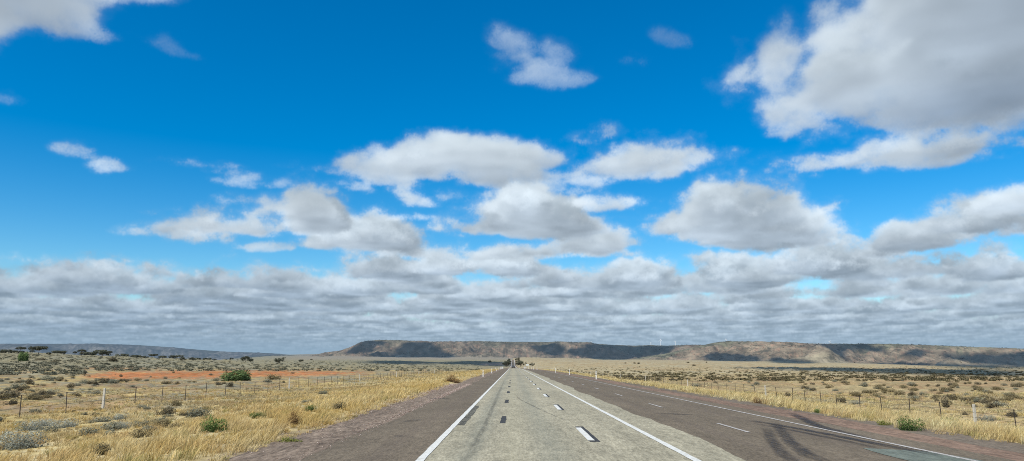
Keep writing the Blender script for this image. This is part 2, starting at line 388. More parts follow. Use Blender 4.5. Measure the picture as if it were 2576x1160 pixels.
m_grey=chip('grey_chip_seal',(.385,.353,.25),(.235,.215,.15),(.505,.465,.335),[(-.9,.45,.5,(.19,.205,.17)),(.78,.6,.42,(.20,.215,.175)),(-.02,.5,.25,(.38,.355,.23))],fine=22,blot=.28)
m_brown=chip('brown_seal',(.174,.141,.096),(.105,.085,.06),(.245,.20,.142),[(5.2,.3,.25,(.12,.095,.08)),(7.3,.35,.3,(.115,.09,.075)),(-2.6,.4,.2,(.13,.10,.085))],fine=30,blot=.22)
m_brown2=chip('worn_seal_edge',(.19,.152,.108),(.105,.085,.064),(.265,.215,.158),fine=24,blot=.3)
m_gravel=chip('pink_gravel',(.245,.182,.127),(.125,.092,.066),(.37,.29,.215),fine=13,blot=.55)
m_red=chip('red_gravel',(.255,.168,.118),(.155,.105,.076),(.345,.235,.165),fine=14,blot=.5)
m_far=chip('grey_far_seal',(.22,.21,.18),(.14,.13,.11),(.3,.28,.24),fine=8)
gl_in=curve((0,-3.95),(200,-4.0),(300,-4.2),(420,-5.0),(1800,-6.2),(2650,-6.4)); gl_out=curve((0,-5.5),(200,-5.5),(300,-5.6),(420,-6.4),(1800,-7.6),(2650,-7.8))
br_r=curve((-40,9.2),(190,9.2),(300,6.6),(380,5.0),(1800,4.6),(2650,4.4)); rg_r=curve((-40,10.4),(190,10.3),(300,7.6),(380,6.0),(1800,5.8),(2650,5.6)); rv_r=curve((-40,11.3),(190,11.0),(300,8.2),(380,6.4),(1800,6.2),(2650,6.0))
el=curve((-40,-1.70),(250,-1.70),(330,-1.9),(500,-2.4),(1800,-4.1),(2650,-4.2)); er=curve((-40,3.34),(250,3.3),(330,2.9),(500,3.0),(1800,2.8),(2650,2.7))
wr=curve((-40,8.38),(190,8.38),(300,5.9),(380,4.4),(420,4.2)); dc=curve((-40,1.8),(250,1.8),(330,1.5),(500,.6),(1800,-.7),(2650,-.75))
strip('gravel_shoulder',wav(gl_out,.18,30,1),-3.5,.010,m_gravel,'pinkish gravel shoulder along the left of the highway')
strip('gravel_shoulder',lambda y:br_r(y)-.6,wav(rv_r,.12,26,3),.010,m_brown2,'brown compacted outer shoulder on the far right of the highway')
strip('red_gravel_band',wav(br_r,.08,14,2),wav(rg_r,.15,20,1),.014,m_red,'band of red gravel beside the right-hand lane')
strip('road',wav(gl_in,.10,16,2),wav(br_r,.03,12,4),.020,m_brown,'brown sealed highway surface',16)
strip('grey_road_lane',lambda y:el(y)-.06,wav(curve((-40,4.30),(40,4.38),(120,4.6),(200,4.55),(300,4.0),(330,3.5),(2650,3.3)),.10,16,1),.024,m_grey,'grey-green chip-sealed lane down the middle of the highway',10,ROADY[ROADY<420])
m_white,nt=new_mat('road_paint'); n=noise(nt,9,5,.8); n2=noise(nt,60,2,.7)
c=mix(nt,(.76,.76,.70),(.40,.39,.31),ramp(nt,n,[(.48,0.),(.66,.75)])); finish(nt,mix(nt,c,ramp(nt,n2,[(.3,.85),(.6,1.)]),1.0,'MULTIPLY'),.7,spec=.3)
m_wornw,nt=new_mat('worn_road_paint'); n=noise(nt,14,5,.8)
c=mix(nt,(.55,.53,.49),(.2,.17,.15),ramp(nt,n,[(.45,0.),(.62,1.)])); finish(nt,c,.8)
m_tar,nt=new_mat('blacked_out_paint'); n=noise(nt,18,4,.75)
c=mix(nt,(.045,.045,.045),(.15,.15,.125),ramp(nt,n,[(.5,0.),(.7,.8)])); finish(nt,c,.8,n,.3,.01)
def line(name,f,w,z,mat,label,y0=-40,y1=2650):
    ys=ROADY[(ROADY>=y0)&(ROADY<=y1)]
    grow=lambda y: w/2*(1+np.clip((y-500)/1800,0,1)*1.2)
    return strip(name,lambda y:f(y)-grow(y)+0.003*fb(y,y*0,6,1),lambda y:f(y)+grow(y)+0.003*fb(y,y*0+9,6,1),z,mat,label,1,ys)
line('edge_line',el,.15,.032,m_white,'white edge line left of the grey lane')
line('edge_line',er,.15,.032,m_white,'solid white line right of the grey lane')
line('edge_line',wr,.11,.028,m_wornw,'thin worn white line near the right gravel edge',-40,400)
line('centre_line',dc,.14,.032,m_white,'white centre line on the far climb',520,2650)
line('pale_shoulder_strip',lambda y:gl_in(y)+1.0,.9,.026,simple('pale_shoulder',(.42,.39,.33),.9),'pale shoulder strip along the far road left edge',480,2650)
line('pale_shoulder_strip',lambda y:br_r(y)-.5,.9,.026,bpy.data.materials['pale_shoulder'],'pale shoulder strip along the far road right edge',480,2650)
def quads(name,Q,z,mat,label,sub=6):
    V=[];F=[]
    for (x0,x1,y0,y1,jit) in Q:
        k=len(V); n=sub
        for i in range(n+1):
            y=y0+(y1-y0)*i/n
            for x in (x0,x1):
                V.append((x+random.uniform(-jit,jit),y+random.uniform(-jit,jit)*1.5,float(lay(y,z))))
        for i in range(n): F.append((k+2*i,k+2*i+1,k+2*i+3,k+2*i+2))
    o=mesh_np(name,V,F,mat); return tag(o,label,None,None,'structure')
D=[(18.0+12.03*i,21.6+12.03*i) for i in range(-2,26)]
quads('blacked_out_dashes',[(dc(a)-.06,dc(a)+.17,a-.25,b+.45,.008) for a,b in D if a<130],.028,m_tar,'black overpainted backing of the white dashes')
quads('white_dashes',[(dc(a)-.085,dc(a)+.07,a,b,.004) for a,b in D],.033,m_white,'white dashes between the two grey lanes')
P=[(11.2+12.1*i,14.3+12.1*i) for i in range(-1,7)]
quads('blacked_out_dashes',[(-.30-.085-.004*i,-.30+.085-.004*i,a,b,.018) for i,(a,b) in enumerate(P)],.028,m_tar,'row of black painted-out dashes down the grey lane')
quads('worn_dashes',[(6.03,6.13,a,a+3.1,.006) for a in np.arange(-3,150,11.6)],.028,m_wornw,'thin worn white dashes on the brown right-hand lane')
quads('tar_seam',[(-1.6,4.4,118.2,119.0,.06),(-3.6,-1.75,118.3,118.8,.04)],.029,m_tar,'dark transverse tar seam across the lanes',1)
quads('tar_strip',[(-1.62,-1.42,22.5,33.0,.035)],.029,chip('faded_tar',(.13,.125,.10),(.07,.068,.06),(.22,.21,.16),fine=20,blot=.6),'dark tar strip beside the left edge line',14)
m_skid,nt=new_mat('tyre_rubber_marks'); n=noise(nt,2.2,5,.7,stretch=(4,.5,1)); 
b=nd(nt,'ShaderNodeBsdfPrincipled'); b.inputs['Base Color'].default_value=(.035,.031,.03,1); b.inputs['Roughness'].default_value=.8
t=nd(nt,'ShaderNodeBsdfTransparent'); mx=nd(nt,'ShaderNodeMixShader'); at=nd(nt,'ShaderNodeAttribute',attribute_name='Col')
mm=nd(nt,'ShaderNodeMath',operation='MULTIPLY'); nt.links.new(ramp(nt,n,[(.3,0.),(.65,1.)]),mm.inputs[0]); nt.links.new(at.outputs['Fac'],mm.inputs[1])
nt.links.new(mm.outputs[0],mx.inputs[0]); nt.links.new(t.outputs[0],mx.inputs[1]); nt.links.new(b.outputs[0],mx.inputs[2]); o=nd(nt,'ShaderNodeOutputMaterial'); nt.links.new(mx.outputs[0],o.inputs[0])
def ground_pt(x,y):
    dx,dy,dz=[float(q) for q in s_ray(x,y)]; t=-EYE/dz; return dx*t,dy*t
def skids(name,paths,label,z=.027):
    V=[];F=[];Cc=[]
    for pts,w,op in paths:
        P=np.array([ground_pt(*p) for p in pts]); n=40
        tt=np.linspace(0,len(P)-1,n); xs=np.interp(tt,range(len(P)),P[:,0]); ys=np.interp(tt,range(len(P)),P[:,1])
        for _ in range(6): xs[1:-1]=(xs[:-2]+2*xs[1:-1]+xs[2:])/4; ys[1:-1]=(ys[:-2]+2*ys[1:-1]+ys[2:])/4
        tx=np.gradient(xs); ty=np.gradient(ys); l=np.hypot(tx,ty); nx_,ny_=-ty/l,tx/l
        k=len(V)
        for i in range(n):
            f=math.sin(math.pi*min(1,max(0,(i+.5)/n)))**.5*op
            for q,e in ((-1,0),(-.4,1),(.4,1),(1,0)):
                V.append((xs[i]+nx_[i]*w/2*q,ys[i]+ny_[i]*w/2*q,float(lay(ys[i],z)))); Cc.append((f*e,)*3)
        for i in range(n-1):
            for j in range(3): a=k+4*i+j; F.append((a,a+1,a+5,a+4))
    o=mesh_np(name,V,F,m_skid,Cc); return tag(o,label,None,None,'structure')
skids('skid_marks',[([(3110,1628),(3161,1651),(3215,1680),(3300,1702),(3430,1735)],.42,1.15),([(2960,1660),(3080,1680),(3280,1718),(3480,1758),(3700,1800)],.36,1.2),([(2980,1672),(3100,1694),(3300,1735),(3450,1768)],.3,.7)],'curved dark skid marks crossing the right white line')
skids('skid_marks',[([(3055,1670),(3080,1705),(3110,1745),(3180,1795),(3260,1830)],.4,.8),([(3020,1690),(3035,1735),(3080,1790),(3150,1840)],.35,.7)],'pair of dark skid marks curving across the brown right lane',.0275)
skids('skid_marks',[([(2600,1630),(2660,1634),(2720,1637)],.8,.6),([(1690,1573),(1725,1572),(1770,1572)],.8,.8),([(1600,1665),(1625,1660),(1650,1655)],.5,.4),([(1550,1722),(1590,1721)],.5,.4)],'faint dark tyre smudges on the brown surface',.0278)
skids('skid_marks',[([(1836,1830),(1860,1770),(1905,1690),(1935,1620),(1960,1560),(1985,1500)],.2,.32),([(2030,1555),(2045,1575),(2115,1610),(2180,1640),(2230,1660)],.12,.4)],'dark wheel-track streaks down the grey lane',.0300)
m_patch=chip('pale_green_patch',(.175,.20,.165),(.12,.14,.115),(.23,.26,.215),fine=20)  # paler green-grey area laid flat over the brown seal
pp=[ground_pt(*p) for p in [(3395,1769),(3480,1774),(3620,1780),(3740,1797),(3900,1826),(3990,1850),(3700,1850),(3560,1816),(3480,1796),(3430,1781)]]
o=mesh_np('road_patch',[(x,y,float(lay(y,.0265))) for x,y in pp],[tuple(range(len(pp)))],m_patch); tag(o,'pale green-grey patch at the lower right of the road',None,None,'structure')
# ------------------------------------------------------------------ sky: drifting cumulus, worked out as a field of vapour above the land
SUNC=(0.37,0.385,0.375); AMBC=(0.35,0.43,0.505); LOWC=(0.44,0.515,0.605); HAZE=(0.27,0.41,0.55)
CLOUD_STEP=0.06
# cx, cy(base plane), rx, ry, tilt, strength, thickness
# centre and radii on the cloud base, tilt, strength, thickness (m), opacity, belly darkness
CLOUDS=[
 (60,10,170,70,14,.9,200,1,.2),(-150,30,200,100,0,1.0,300,1,.3),(335,-30,150,40,0,.6,80,.6,.1),(190,80,90,14,20,.7,60,.5,.1),
 (2480,140,420,105,-14,1.15,300,1,.3),(2440,262,310,58,-8,1.1,230,1,1.5),(2700,60,420,200,0,1.3,330,1,.7),(2190,220,200,100,-20,.8,220,.9,.1),(2020,330,130,50,10,.55,130,.55,.1),(2290,80,200,60,-28,.75,170,.7,.05),(2420,-100,330,110,0,1.1,330,1,.2),(2470,320,230,40,-4,.8,150,.9,.9),(1985,345,70,26,0,.5,80,.5,.1),(1975,190,60,60,-30,.4,100,.4,0),
 (2230,412,300,32,-3,.9,110,1,.35),(2470,392,230,30,-4,.85,110,1,.5),(2020,410,120,16,-6,.5,60,.7,.1),
 (1290,125,95,52,25,1.0,60,.36,0),(1375,188,105,40,0,.95,60,.38,0),(1400,145,75,45,20,.85,60,.3,0),(1255,155,60,36,0,.7,60,.25,0),(1680,105,60,22,10,.5,50,.16,0),(1590,165,50,14,0,.45,50,.14,0),
 (1170,437,220,34,5,1.0,150,1,.1),(1200,395,180,26,0,.6,90,.6,0),(1345,412,110,28,-4,.8,110,.75,0),(950,445,140,24,10,.85,90,.75,.1),(1030,505,80,20,14,.8,90,.75,.1),(1140,500,80,18,0,.6,70,.35,0),(1390,475,70,20,0,.5,70,.3,0),(980,390,130,16,-6,.55,60,.35,0),(900,480,80,14,10,.55,60,.4,0),
 (1640,424,170,32,-4,1.15,140,1,.25),(1560,410,80,26,0,.8,120,1,.1),(1500,350,85,20,-8,.95,80,.7,0),(1550,522,110,20,2,.95,110,.9,.1),(1480,470,70,30,0,.7,90,.5,0),(1640,548,90,12,14,.6,60,.5,0),
 (1370,592,185,32,9,1.15,230,1,.2),(1310,565,85,36,0,1.05,330,1,0),(1170,588,110,24,0,.95,150,.95,.15),(1300,650,130,22,0,.85,150,.8,.15),(1060,555,100,10,-3,.5,60,.45,0),(1450,615,110,14,4,.6,90,.7,.1),
 (515,582,95,26,-4,1.1,230,1,.05),(640,586,130,22,-4,.85,170,.75,.15),(765,566,90,32,10,1.1,270,1,.1),(800,590,60,24,30,.7,170,.8,.15),(430,580,130,22,0,.65,100,.5,0),(640,560,110,26,4,.85,170,.85,.05),(640,525,160,22,4,.6,120,.5,0),(430,540,90,16,0,.55,80,.4,0),
 (940,632,150,24,4,1.0,270,1,.25),(830,625,80,16,4,.7,180,.8,.1),
 (1890,592,185,32,2,1.15,300,1,.35),(1790,572,75,36,0,1.1,330,1,.05),(1960,568,150,32,0,1.0,290,1,.2),(2010,575,120,20,-8,.7,220,.85,.15),(2130,535,90,14,0,.6,110,.5,0),(1680,560,120,10,4,.55,60,.4,0),
 (2330,625,190,20,-8,1.0,200,1,.35),(2530,590,190,30,-7,1.05,240,1,.35),(2560,525,120,22,-8,.8,140,.9,.2),
 (960,700,150,18,0,1.0,330,1,.35),(1270,690,120,14,0,.8,220,.9,.2),(1100,690,90,14,0,.85,220,.9,.2),(1150,645,120,16,0,.6,160,.6,.1),
 (1610,722,130,14,0,.95,330,1,.4),(1430,708,80,12,0,.9,270,.95,.25),(1850,716,150,14,2,.9,300,1,.4),(2090,696,165,16,3,1.0,360,1,.4),(2430,700,200,15,0,.95,300,1,.4),(1990,640,110,12,0,.6,200,.8,.2),
 (210,390,75,20,8,.75,60,.45,0),(275,430,65,16,6,.8,60,.5,0),(500,425,170,18,8,.72,60,.38,0),(640,465,150,13,5,.65,60,.33,0),(15,258,80,14,8,.6,50,.22,0),
 (665,628,80,9,0,.6,50,.35,0),(780,432,120,9,6,.5,50,.25,0),(470,150,140,14,22,.3,40,.12,0),
]
def shade_clouds():
    rng=np.random.default_rng(11)
    N=128
    def tile(beta,seed):
        r=np.random.default_rng(seed)
        f=np.fft.rfftn(r.standard_normal((N,N,N)).astype(np.float32))
        k=np.fft.fftfreq(N)*N; kz=np.fft.rfftfreq(N)*N
        kk=np.sqrt(k[:,None,None]**2+k[None,:,None]**2+kz[None,None,:]**2); kk[0,0,0]=1
        a=kk**(-beta/2); a[0,0,0]=0; a[kk<1.5]=0; a[kk>N*0.45]=0
        t=np.fft.irfftn(f*a,s=(N,N,N)).astype(np.float32)
        return t/t.std()
    T1=tile(4.1,1).ravel(); 
    def look(T,x,y,z):
        x=x%N; y=y%N; z=z%N
        ix=x.astype(np.int32); iy=y.astype(np.int32); iz=z.astype(np.int32)
        fx=x-ix; fy=y-iy; fz=z-iz
        ix&=127; iy&=127; iz&=127
        jx=(ix+1)&127; jy=(iy+1)&127; jz=(iz+1)&127
        a=ix<<14; b=jx<<14; c=iy<<7; d=jy<<7
        def g(p,q): 
            v=T[p+q+iz]; return v+(T[p+q+jz]-v)*fz
        v0=g(a,c); v0=v0+(g(a,d)-v0)*fy
        v1=g(b,c); v1=v1+(g(b,d)-v1)*fy
        return v0+(v1-v0)*fx
    H=1200.
    # ---- coverage over the cloud base: ellipses (centre, radii in the 2576-wide photo scale, tilt deg, strength, thickness m, bright)
    B=CLOUDS
    GU0,GU1,GV0,GV1=-520,3100,-420,915
    gu=np.arange(GU0,GU1,4.); gv=np.arange(GV0,GV1,4.)
    U,V=np.meshgrid(gu,gv)
    M=np.full(U.shape,-1.6); TH=np.zeros(U.shape); W=np.full(U.shape,1e-6); OP=np.zeros(U.shape); LO=np.zeros(U.shape)
    for (cx,cy,rx,ry,tilt,st,th,op,lo) in B:
        rx*=1.10; ry*=1.14; st+=.10 if op>.7 else .16
        t=math.radians(tilt); dx=U-cx; dy=V-cy
        a=(dx*math.cos(t)+dy*math.sin(t))/rx; b=(-dx*math.sin(t)+dy*math.cos(t))/ry
        q=a*a+b*b
        w=np.exp(-q*1.5)
        TH+=w*th; W+=w; OP+=w*op; LO+=w*lo
        M=np.maximum(M,st-q)
    # the far deck
    side=np.interp(gu,[-500,0,620,800,1000,1500,1750,2000,2300,2700],[-18,-20,-24,-26,-34,-38,-42,-34,-24,-20])
    e=np.empty_like(M)
    for j in range(M.shape[1]):
        e[:,j]=np.interp(gv+side[j],[600,650,676,700,740,790,850,916],[-2.2,-.9,.12,.36,.48,.58,.70,.8])
    near=np.clip(W*1.5,0,1)
    TH=np.where(e>-0.8,np.maximum(TH/W*near,300.),TH/W); OP=np.where(e>-.6,np.maximum(OP/W*near,.8),OP/W); LO=np.where(e>-.8,np.maximum(LO/W*near,np.interp(gu,[0,650,1000,1800,2600],[1.0,.95,.55,.5,.6])[None,:]*np.ones_like(e)),LO/W)
    M=np.maximum(M,e)
    TH=np.clip(TH,60,700)
    STK=np.stack([M,TH,OP,LO],-1).astype(np.float32)
    def cov(P_x,P_y):
        u,v=ray_k(P_x,P_y,H)
        fu=np.clip((u-GU0)/4,0,len(gu)-1.01); fv=np.clip((v-GV0)/4,0,len(gv)-1.01)
        i=fu.astype(np.int32); j=fv.astype(np.int32); fu=(fu-i).astype(np.float32); fv=(fv-j).astype(np.float32)
        def L(A):
            return (A[j,i]*(1-fu)+A[j,i+1]*fu)*(1-fv)+(A[j+1,i]*(1-fu)+A[j+1,i+1]*fu)*fv
        fu=fu[...,None]; fv=fv[...,None]
        q=L(STK); return q[...,0],q[...,1],q[...,2],q[...,3]
    TM=700.
    def dens(x,y,z,full=True):
        m,th,op,lo=cov(x,y)
        h=(z-H)/th
        r=np.hypot(x,y); fs=np.clip(r/9000.,.7,3.0)       # billows seen far off are the big ones
        n1=look(T1,x*(N/5200.),y*(N/5200.)+11,z*(N/3400.)+7)
        n2=np.abs(look(T1,x*(N/1700.)+31,y*(N/1700.),z*(N/1300.)+3)) if full else 0.6
        d=m+0.38*n1-0.34*(n2-0.55) - 0.70*np.clip(h,0,9)**1.6 - 0.5*np.clip((0.25-h)/0.25,0,1)
        wf=np.clip((r-7000)/14000,0,1)
        d=d+wf*0.34*look(T1,x*(N/17000.)+90,y*(N/17000.)+41,z*(N/9000.))
        if full: d=d+0.16*look(T1,x*(N/620.)+5,y*(N/620.)+77,z*(N/520.))*np.clip(1.3-r/14000.,0,1)
        v=np.clip((d+0.42)*1.1,0,1); d=np.clip(d*1.7,0,1)
        return np.maximum(d*d*(3-2*d),v*v*0.22)*op, h, lo, n1
    AZ0,AZ1,EL0,EL1,ST=-38.,38.,0.25,29.,CLOUD_STEP
    az=np.radians(np.arange(AZ0,AZ1,ST)); el=np.radians(np.arange(EL0,EL1,ST))
    out=np.zeros((len(el),len(az),4),np.float32)
    NS=44
    rg=np.random.default_rng(5)
    for k,e_ in enumerate(el):
        se,ce=math.sin(e_),math.cos(e_)
        dx=np.sin(az)*ce; dy=np.cos(az)*ce; dz=se
        # active columns
        t0=H/dz; t1=(H+(TM if e_>0.11 else 470.))/dz
        tt=np.linspace(t0,t1,9)
        act=np.zeros(len(az),bool)
        for t in tt:
            m=cov(dx*t,dy*t)[0]; act|=(m>-1.5)
        if not act.any(): continue
        X=dx[act].astype(np.float32); Y=dy[act].astype(np.float32)
        n=len(X)
        tr=np.ones(n,np.float32); acc=np.zeros((n,3),np.float32)
        step=(t1-t0)/NS
        base_ext=0.011
        for i in range(NS):
            live=np.nonzero(tr>0.012)[0]
            if len(live)==0: break
            t=t0+(i+rg.random(len(live)).astype(np.float32)*0.9)*step
            x=X[live]*t; y=Y[live]*t; z=(dz*t).astype(np.float32)
            d,h,lo,n1=dens(x,y,z)
            k_=d>0.002
            if not k_.any(): continue
            a=live[k_]
            xa,ya,za=x[k_],y[k_],z[k_]; da=d[k_]; ha=h[k_]; la=lo[k_][:,None]
            od=np.zeros(len(xa),np.float32)
            for L,wt in ((70.,90.),(190.,150.)):
                dd=dens(xa+SUN[0]*L,ya+SUN[1]*L,za+SUN[2]*L,False)[0]
                od+=dd*wt
            ls=0.72*np.exp(-od*0.0085)+0.28*np.exp(-od*0.0022)
            amb=np.clip(0.30+0.9*ha,0,1)
            dist=np.hypot(xa,ya)
            mod=np.clip(1+(0.14+0.22*np.clip(dist/20000-.3,0,1))*look(T1,xa*(N/3800.)+60,ya*(N/3800.)+9,za*(N/2600.)),.6,1.4)
            far=1-np.exp(-dist/38000.)
            suncol=np.array(SUNC,np.float32); ambcol=np.array(AMBC,np.float32); lowcol=np.array(LOWC,np.float32)
            c=mod[:,None]*(ls[:,None]*suncol+ (lowcol+(ambcol-lowcol)*amb[:,None])*(1-la*np.array((.66,.59,.49),np.float32)*(1-amb[:,None]*.55)))
            hz=np.array(HAZE,np.float32)
            c=c*(1-far[:,None])+hz*far[:,None]
            # extinction saturates for long grazing steps
            al=1-np.exp(-da*base_ext*np.minimum(step,260.))
            acc[a]+=(tr[a]*al)[:,None]*c
            tr[a]*=1-al
        out[k,act,:3]=acc; out[k,act,3]=1-tr
    for ax in (0,1):                     # a soft three-tap blur takes the sampling grain off the vapour
        out[1:-1,1:-1]=(out[1:-1,1:-1]*3.+0.5*(np.roll(out,1,ax)+np.roll(out,-1,ax))[1:-1,1:-1])*0.25
    return out,(AZ0,AZ1,EL0,EL1,ST)

sky_arr,(AZ0,AZ1,EL0,EL1,_st)=shade_clouds()
hh,ww=sky_arr.shape[:2]
img=bpy.data.images.new('cloud_field',ww,hh,alpha=True,float_buffer=True)
img.colorspace_settings.name='Non-Color'; img.alpha_mode='CHANNEL_PACKED'
img.pixels.foreach_set(sky_arr.astype(np.float32).ravel()); img.update(); img.pack()
w=bpy.data.worlds.new('World'); scene.world=w; w.use_nodes=True; nt=w.node_tree; nt.nodes.clear()
sk=nd(nt,'ShaderNodeTexSky',sky_type='NISHITA',sun_disc=False); sk.sun_elevation=math.asin(SUN[2]); sk.sun_rotation=math.atan2(SUN[0],SUN[1])
sk.air_density=SKY_AIR; sk.dust_density=SKY_DUST; sk.ozone_density=SKY_OZ; sk.altitude=100
hs=nd(nt,'ShaderNodeHueSaturation'); hs.inputs['Saturation'].default_value=SKY_SAT; hs.inputs['Value'].default_value=SKY_VAL; hs.inputs['Hue'].default_value=SKY_HUE
nt.links.new(sk.outputs[0],hs.inputs['Color'])
tc=nd(nt,'ShaderNodeTexCoord'); sx=nd(nt,'ShaderNodeSeparateXYZ'); nt.links.new(tc.outputs['Generated'],sx.inputs[0])
at=nd(nt,'ShaderNodeMath',operation='ARCTAN2'); nt.links.new(sx.outputs[0],at.inputs[0]); nt.links.new(sx.outputs[1],at.inputs[1])
asn=nd(nt,'ShaderNodeMath',operation='ARCSINE'); nt.links.new(sx.outputs[2],asn.inputs[0])
def rng01(src,a,b):
    m=nd(nt,'ShaderNodeMapRange',clamp=False); nt.links.new(src,m.inputs[0]); m.inputs[1].default_value=R(a); m.inputs[2].default_value=R(b); return m.outputs[0]
cx=nd(nt,'ShaderNodeCombineXYZ'); nt.links.new(rng01(at.outputs[0],AZ0-_st/2,AZ0+(ww-.5)*_st),cx.inputs[0]); nt.links.new(rng01(asn.outputs[0],EL0-_st/2,EL0+(hh-.5)*_st),cx.inputs[1])
it=nd(nt,'ShaderNodeTexImage',interpolation='Cubic',extension='CLIP'); it.image=img; nt.links.new(cx.outputs[0],it.inputs[0])
inv=nd(nt,'ShaderNodeMath',operation='SUBTRACT'); inv.inputs[0].default_value=1; nt.links.new(it.outputs['Alpha'],inv.inputs[1])
tint=nd(nt,'ShaderNodeVectorMath',operation='MULTIPLY'); nt.links.new(hs.outputs[0],tint.inputs[0]); tint.inputs[1].default_value=SKY_TINT
a1=nd(nt,'ShaderNodeVectorMath',operation='SCALE'); nt.links.new(tint.outputs[0],a1.inputs[0]); nt.links.new(inv.outputs[0],a1.inputs['Scale'])
a2=nd(nt,'ShaderNodeVectorMath',operation='SCALE'); nt.links.new(it.outputs['Color'],a2.inputs[0]); a2.inputs['Scale'].default_value=CLOUD_GAIN/SKY_STR
ad=nd(nt,'ShaderNodeVectorMath',operation='ADD'); nt.links.new(a1.outputs[0],ad.inputs[0]); nt.links.new(a2.outputs[0],ad.inputs[1])
# the rest of the dome: broken cumulus of the same kind, outside the worked-out field
dz=nd(nt,'ShaderNodeMath',operation='MAXIMUM'); nt.links.new(sx.outputs[2],dz.inputs[0]); dz.inputs[1].default_value=.04
dv=nd(nt,'ShaderNodeVectorMath',operation='DIVIDE'); nt.links.new(tc.outputs['Generated'],dv.inputs[0]); nt.links.new(dz.outputs[0],dv.inputs[1])
cn=nd(nt,'ShaderNodeTexNoise'); cn.inputs['Scale'].default_value=.9; cn.inputs['Detail'].default_value=4; nt.links.new(dv.outputs[0],cn.inputs['Vector'])
cm=nd(nt,'ShaderNodeMapRange',interpolation_type='SMOOTHSTEP'); nt.links.new(cn.outputs['Fac'],cm.inputs[0]); cm.inputs[1].default_value=.44; cm.inputs[2].default_value=.62
aa=nd(nt,'ShaderNodeMath',operation='ABSOLUTE'); nt.links.new(at.outputs[0],aa.inputs[0])
m1=nd(nt,'ShaderNodeMapRange',interpolation_type='SMOOTHSTEP'); nt.links.new(aa.outputs[0],m1.inputs[0]); m1.inputs[1].default_value=R(37.2); m1.inputs[2].default_value=R(50)
m2=nd(nt,'ShaderNodeMapRange',interpolation_type='SMOOTHSTEP'); nt.links.new(asn.outputs[0],m2.inputs[0]); m2.inputs[1].default_value=R(28.4); m2.inputs[2].default_value=R(42)
mm=nd(nt,'ShaderNodeMath',operation='MAXIMUM'); nt.links.new(m1.outputs[0],mm.inputs[0]); nt.links.new(m2.outputs[0],mm.inputs[1])
mf=nd(nt,'ShaderNodeMath',operation='MULTIPLY'); nt.links.new(mm.outputs[0],mf.inputs[0]); nt.links.new(cm.outputs[0],mf.inputs[1])
mxc=nd(nt,'ShaderNodeMix',data_type='RGBA'); nt.links.new(mf.outputs[0],mxc.inputs[0]); nt.links.new(ad.outputs[0],mxc.inputs[6]); mxc.inputs[7].default_value=(.52/SKY_STR,.53/SKY_STR,.54/SKY_STR,1)
bg=nd(nt,'ShaderNodeBackground'); bg.inputs[1].default_value=SKY_STR; nt.links.new(mxc.outputs[2],bg.inputs[0])
wo=nd(nt,'ShaderNodeOutputWorld'); nt.links.new(bg.outputs[0],wo.inputs[0])
w.cycles.sampling_method='MANUAL'; w.cycles.sample_map_resolution=512
sl=bpy.data.lights.new('sun','SUN'); so=bpy.data.objects.new('sun',sl); COL.objects.link(so)
sl.energy=SUN_E; sl.angle=R(.53); sl.color=(1.0,.95,.86)
from mathutils import Vector
so.rotation_euler=Vector(SUN).to_track_quat('Z','Y').to_euler()
# ---- unseen sheets overhead, added and shaped to cast cloud shade on hills and plain
def shade_sheet(mb,poly,alt):
    """poly: outline of the shaded land in photo points; the body hangs sunward of it"""
    P=np.array(poly,float); n=len(P); pts=[]
    for i in range(n):
        a,b=P[i],P[(i+1)%n]; m=max(2,int(np.hypot(*(b-a))/14))
        for j in range(m): pts.append(a+(b-a)*j/m)
    W=[]
    for p in pts:
        h=hit(p[0]+random.gauss(0,4.0),p[1]+random.gauss(0,.9),topz)
        if h is None: continue
        k=(alt-h[2])/SUN[2]; W.append((h[0]+SUN[0]*k,h[1]+SUN[1]*k,alt))
    W=np.array(W); k0=len(mb.v); m=len(W); c=W.mean(0)
    mb.v+=[tuple(q) for q in W]+[(q[0]*.75+c[0]*.25,q[1]*.75+c[1]*.25,alt+90+random.uniform(-30,60)) for q in W]
    mb.f.append(tuple(range(k0,k0+m))); mb.f.append(tuple(range(k0+2*m-1,k0+m-1,-1)))
    for i in range(m): j=(i+1)%m; mb.f.append((k0+i,k0+m+i,k0+m+j,k0+j))
mb=MB()
def q2(u,v): return (2000+u*.44484,1300+v*.44484)
def q4(u,v): return (3032+u*.44484,1300+v*.44484)
def q1(u,v): return (1000+u*.44484,1300+v*.44484)
for alt,poly in SHADE: shade_sheet(mb,poly,alt)
m_shade_sheet=simple('shade_sheet_white',(.85,.86,.88),1.0,.05,.01)
o=mb.build('shade_clouds',m_shade_sheet); tag(o,'unseen flat sheets high over the plain, added to cast cloud shade',None,None,'structure')
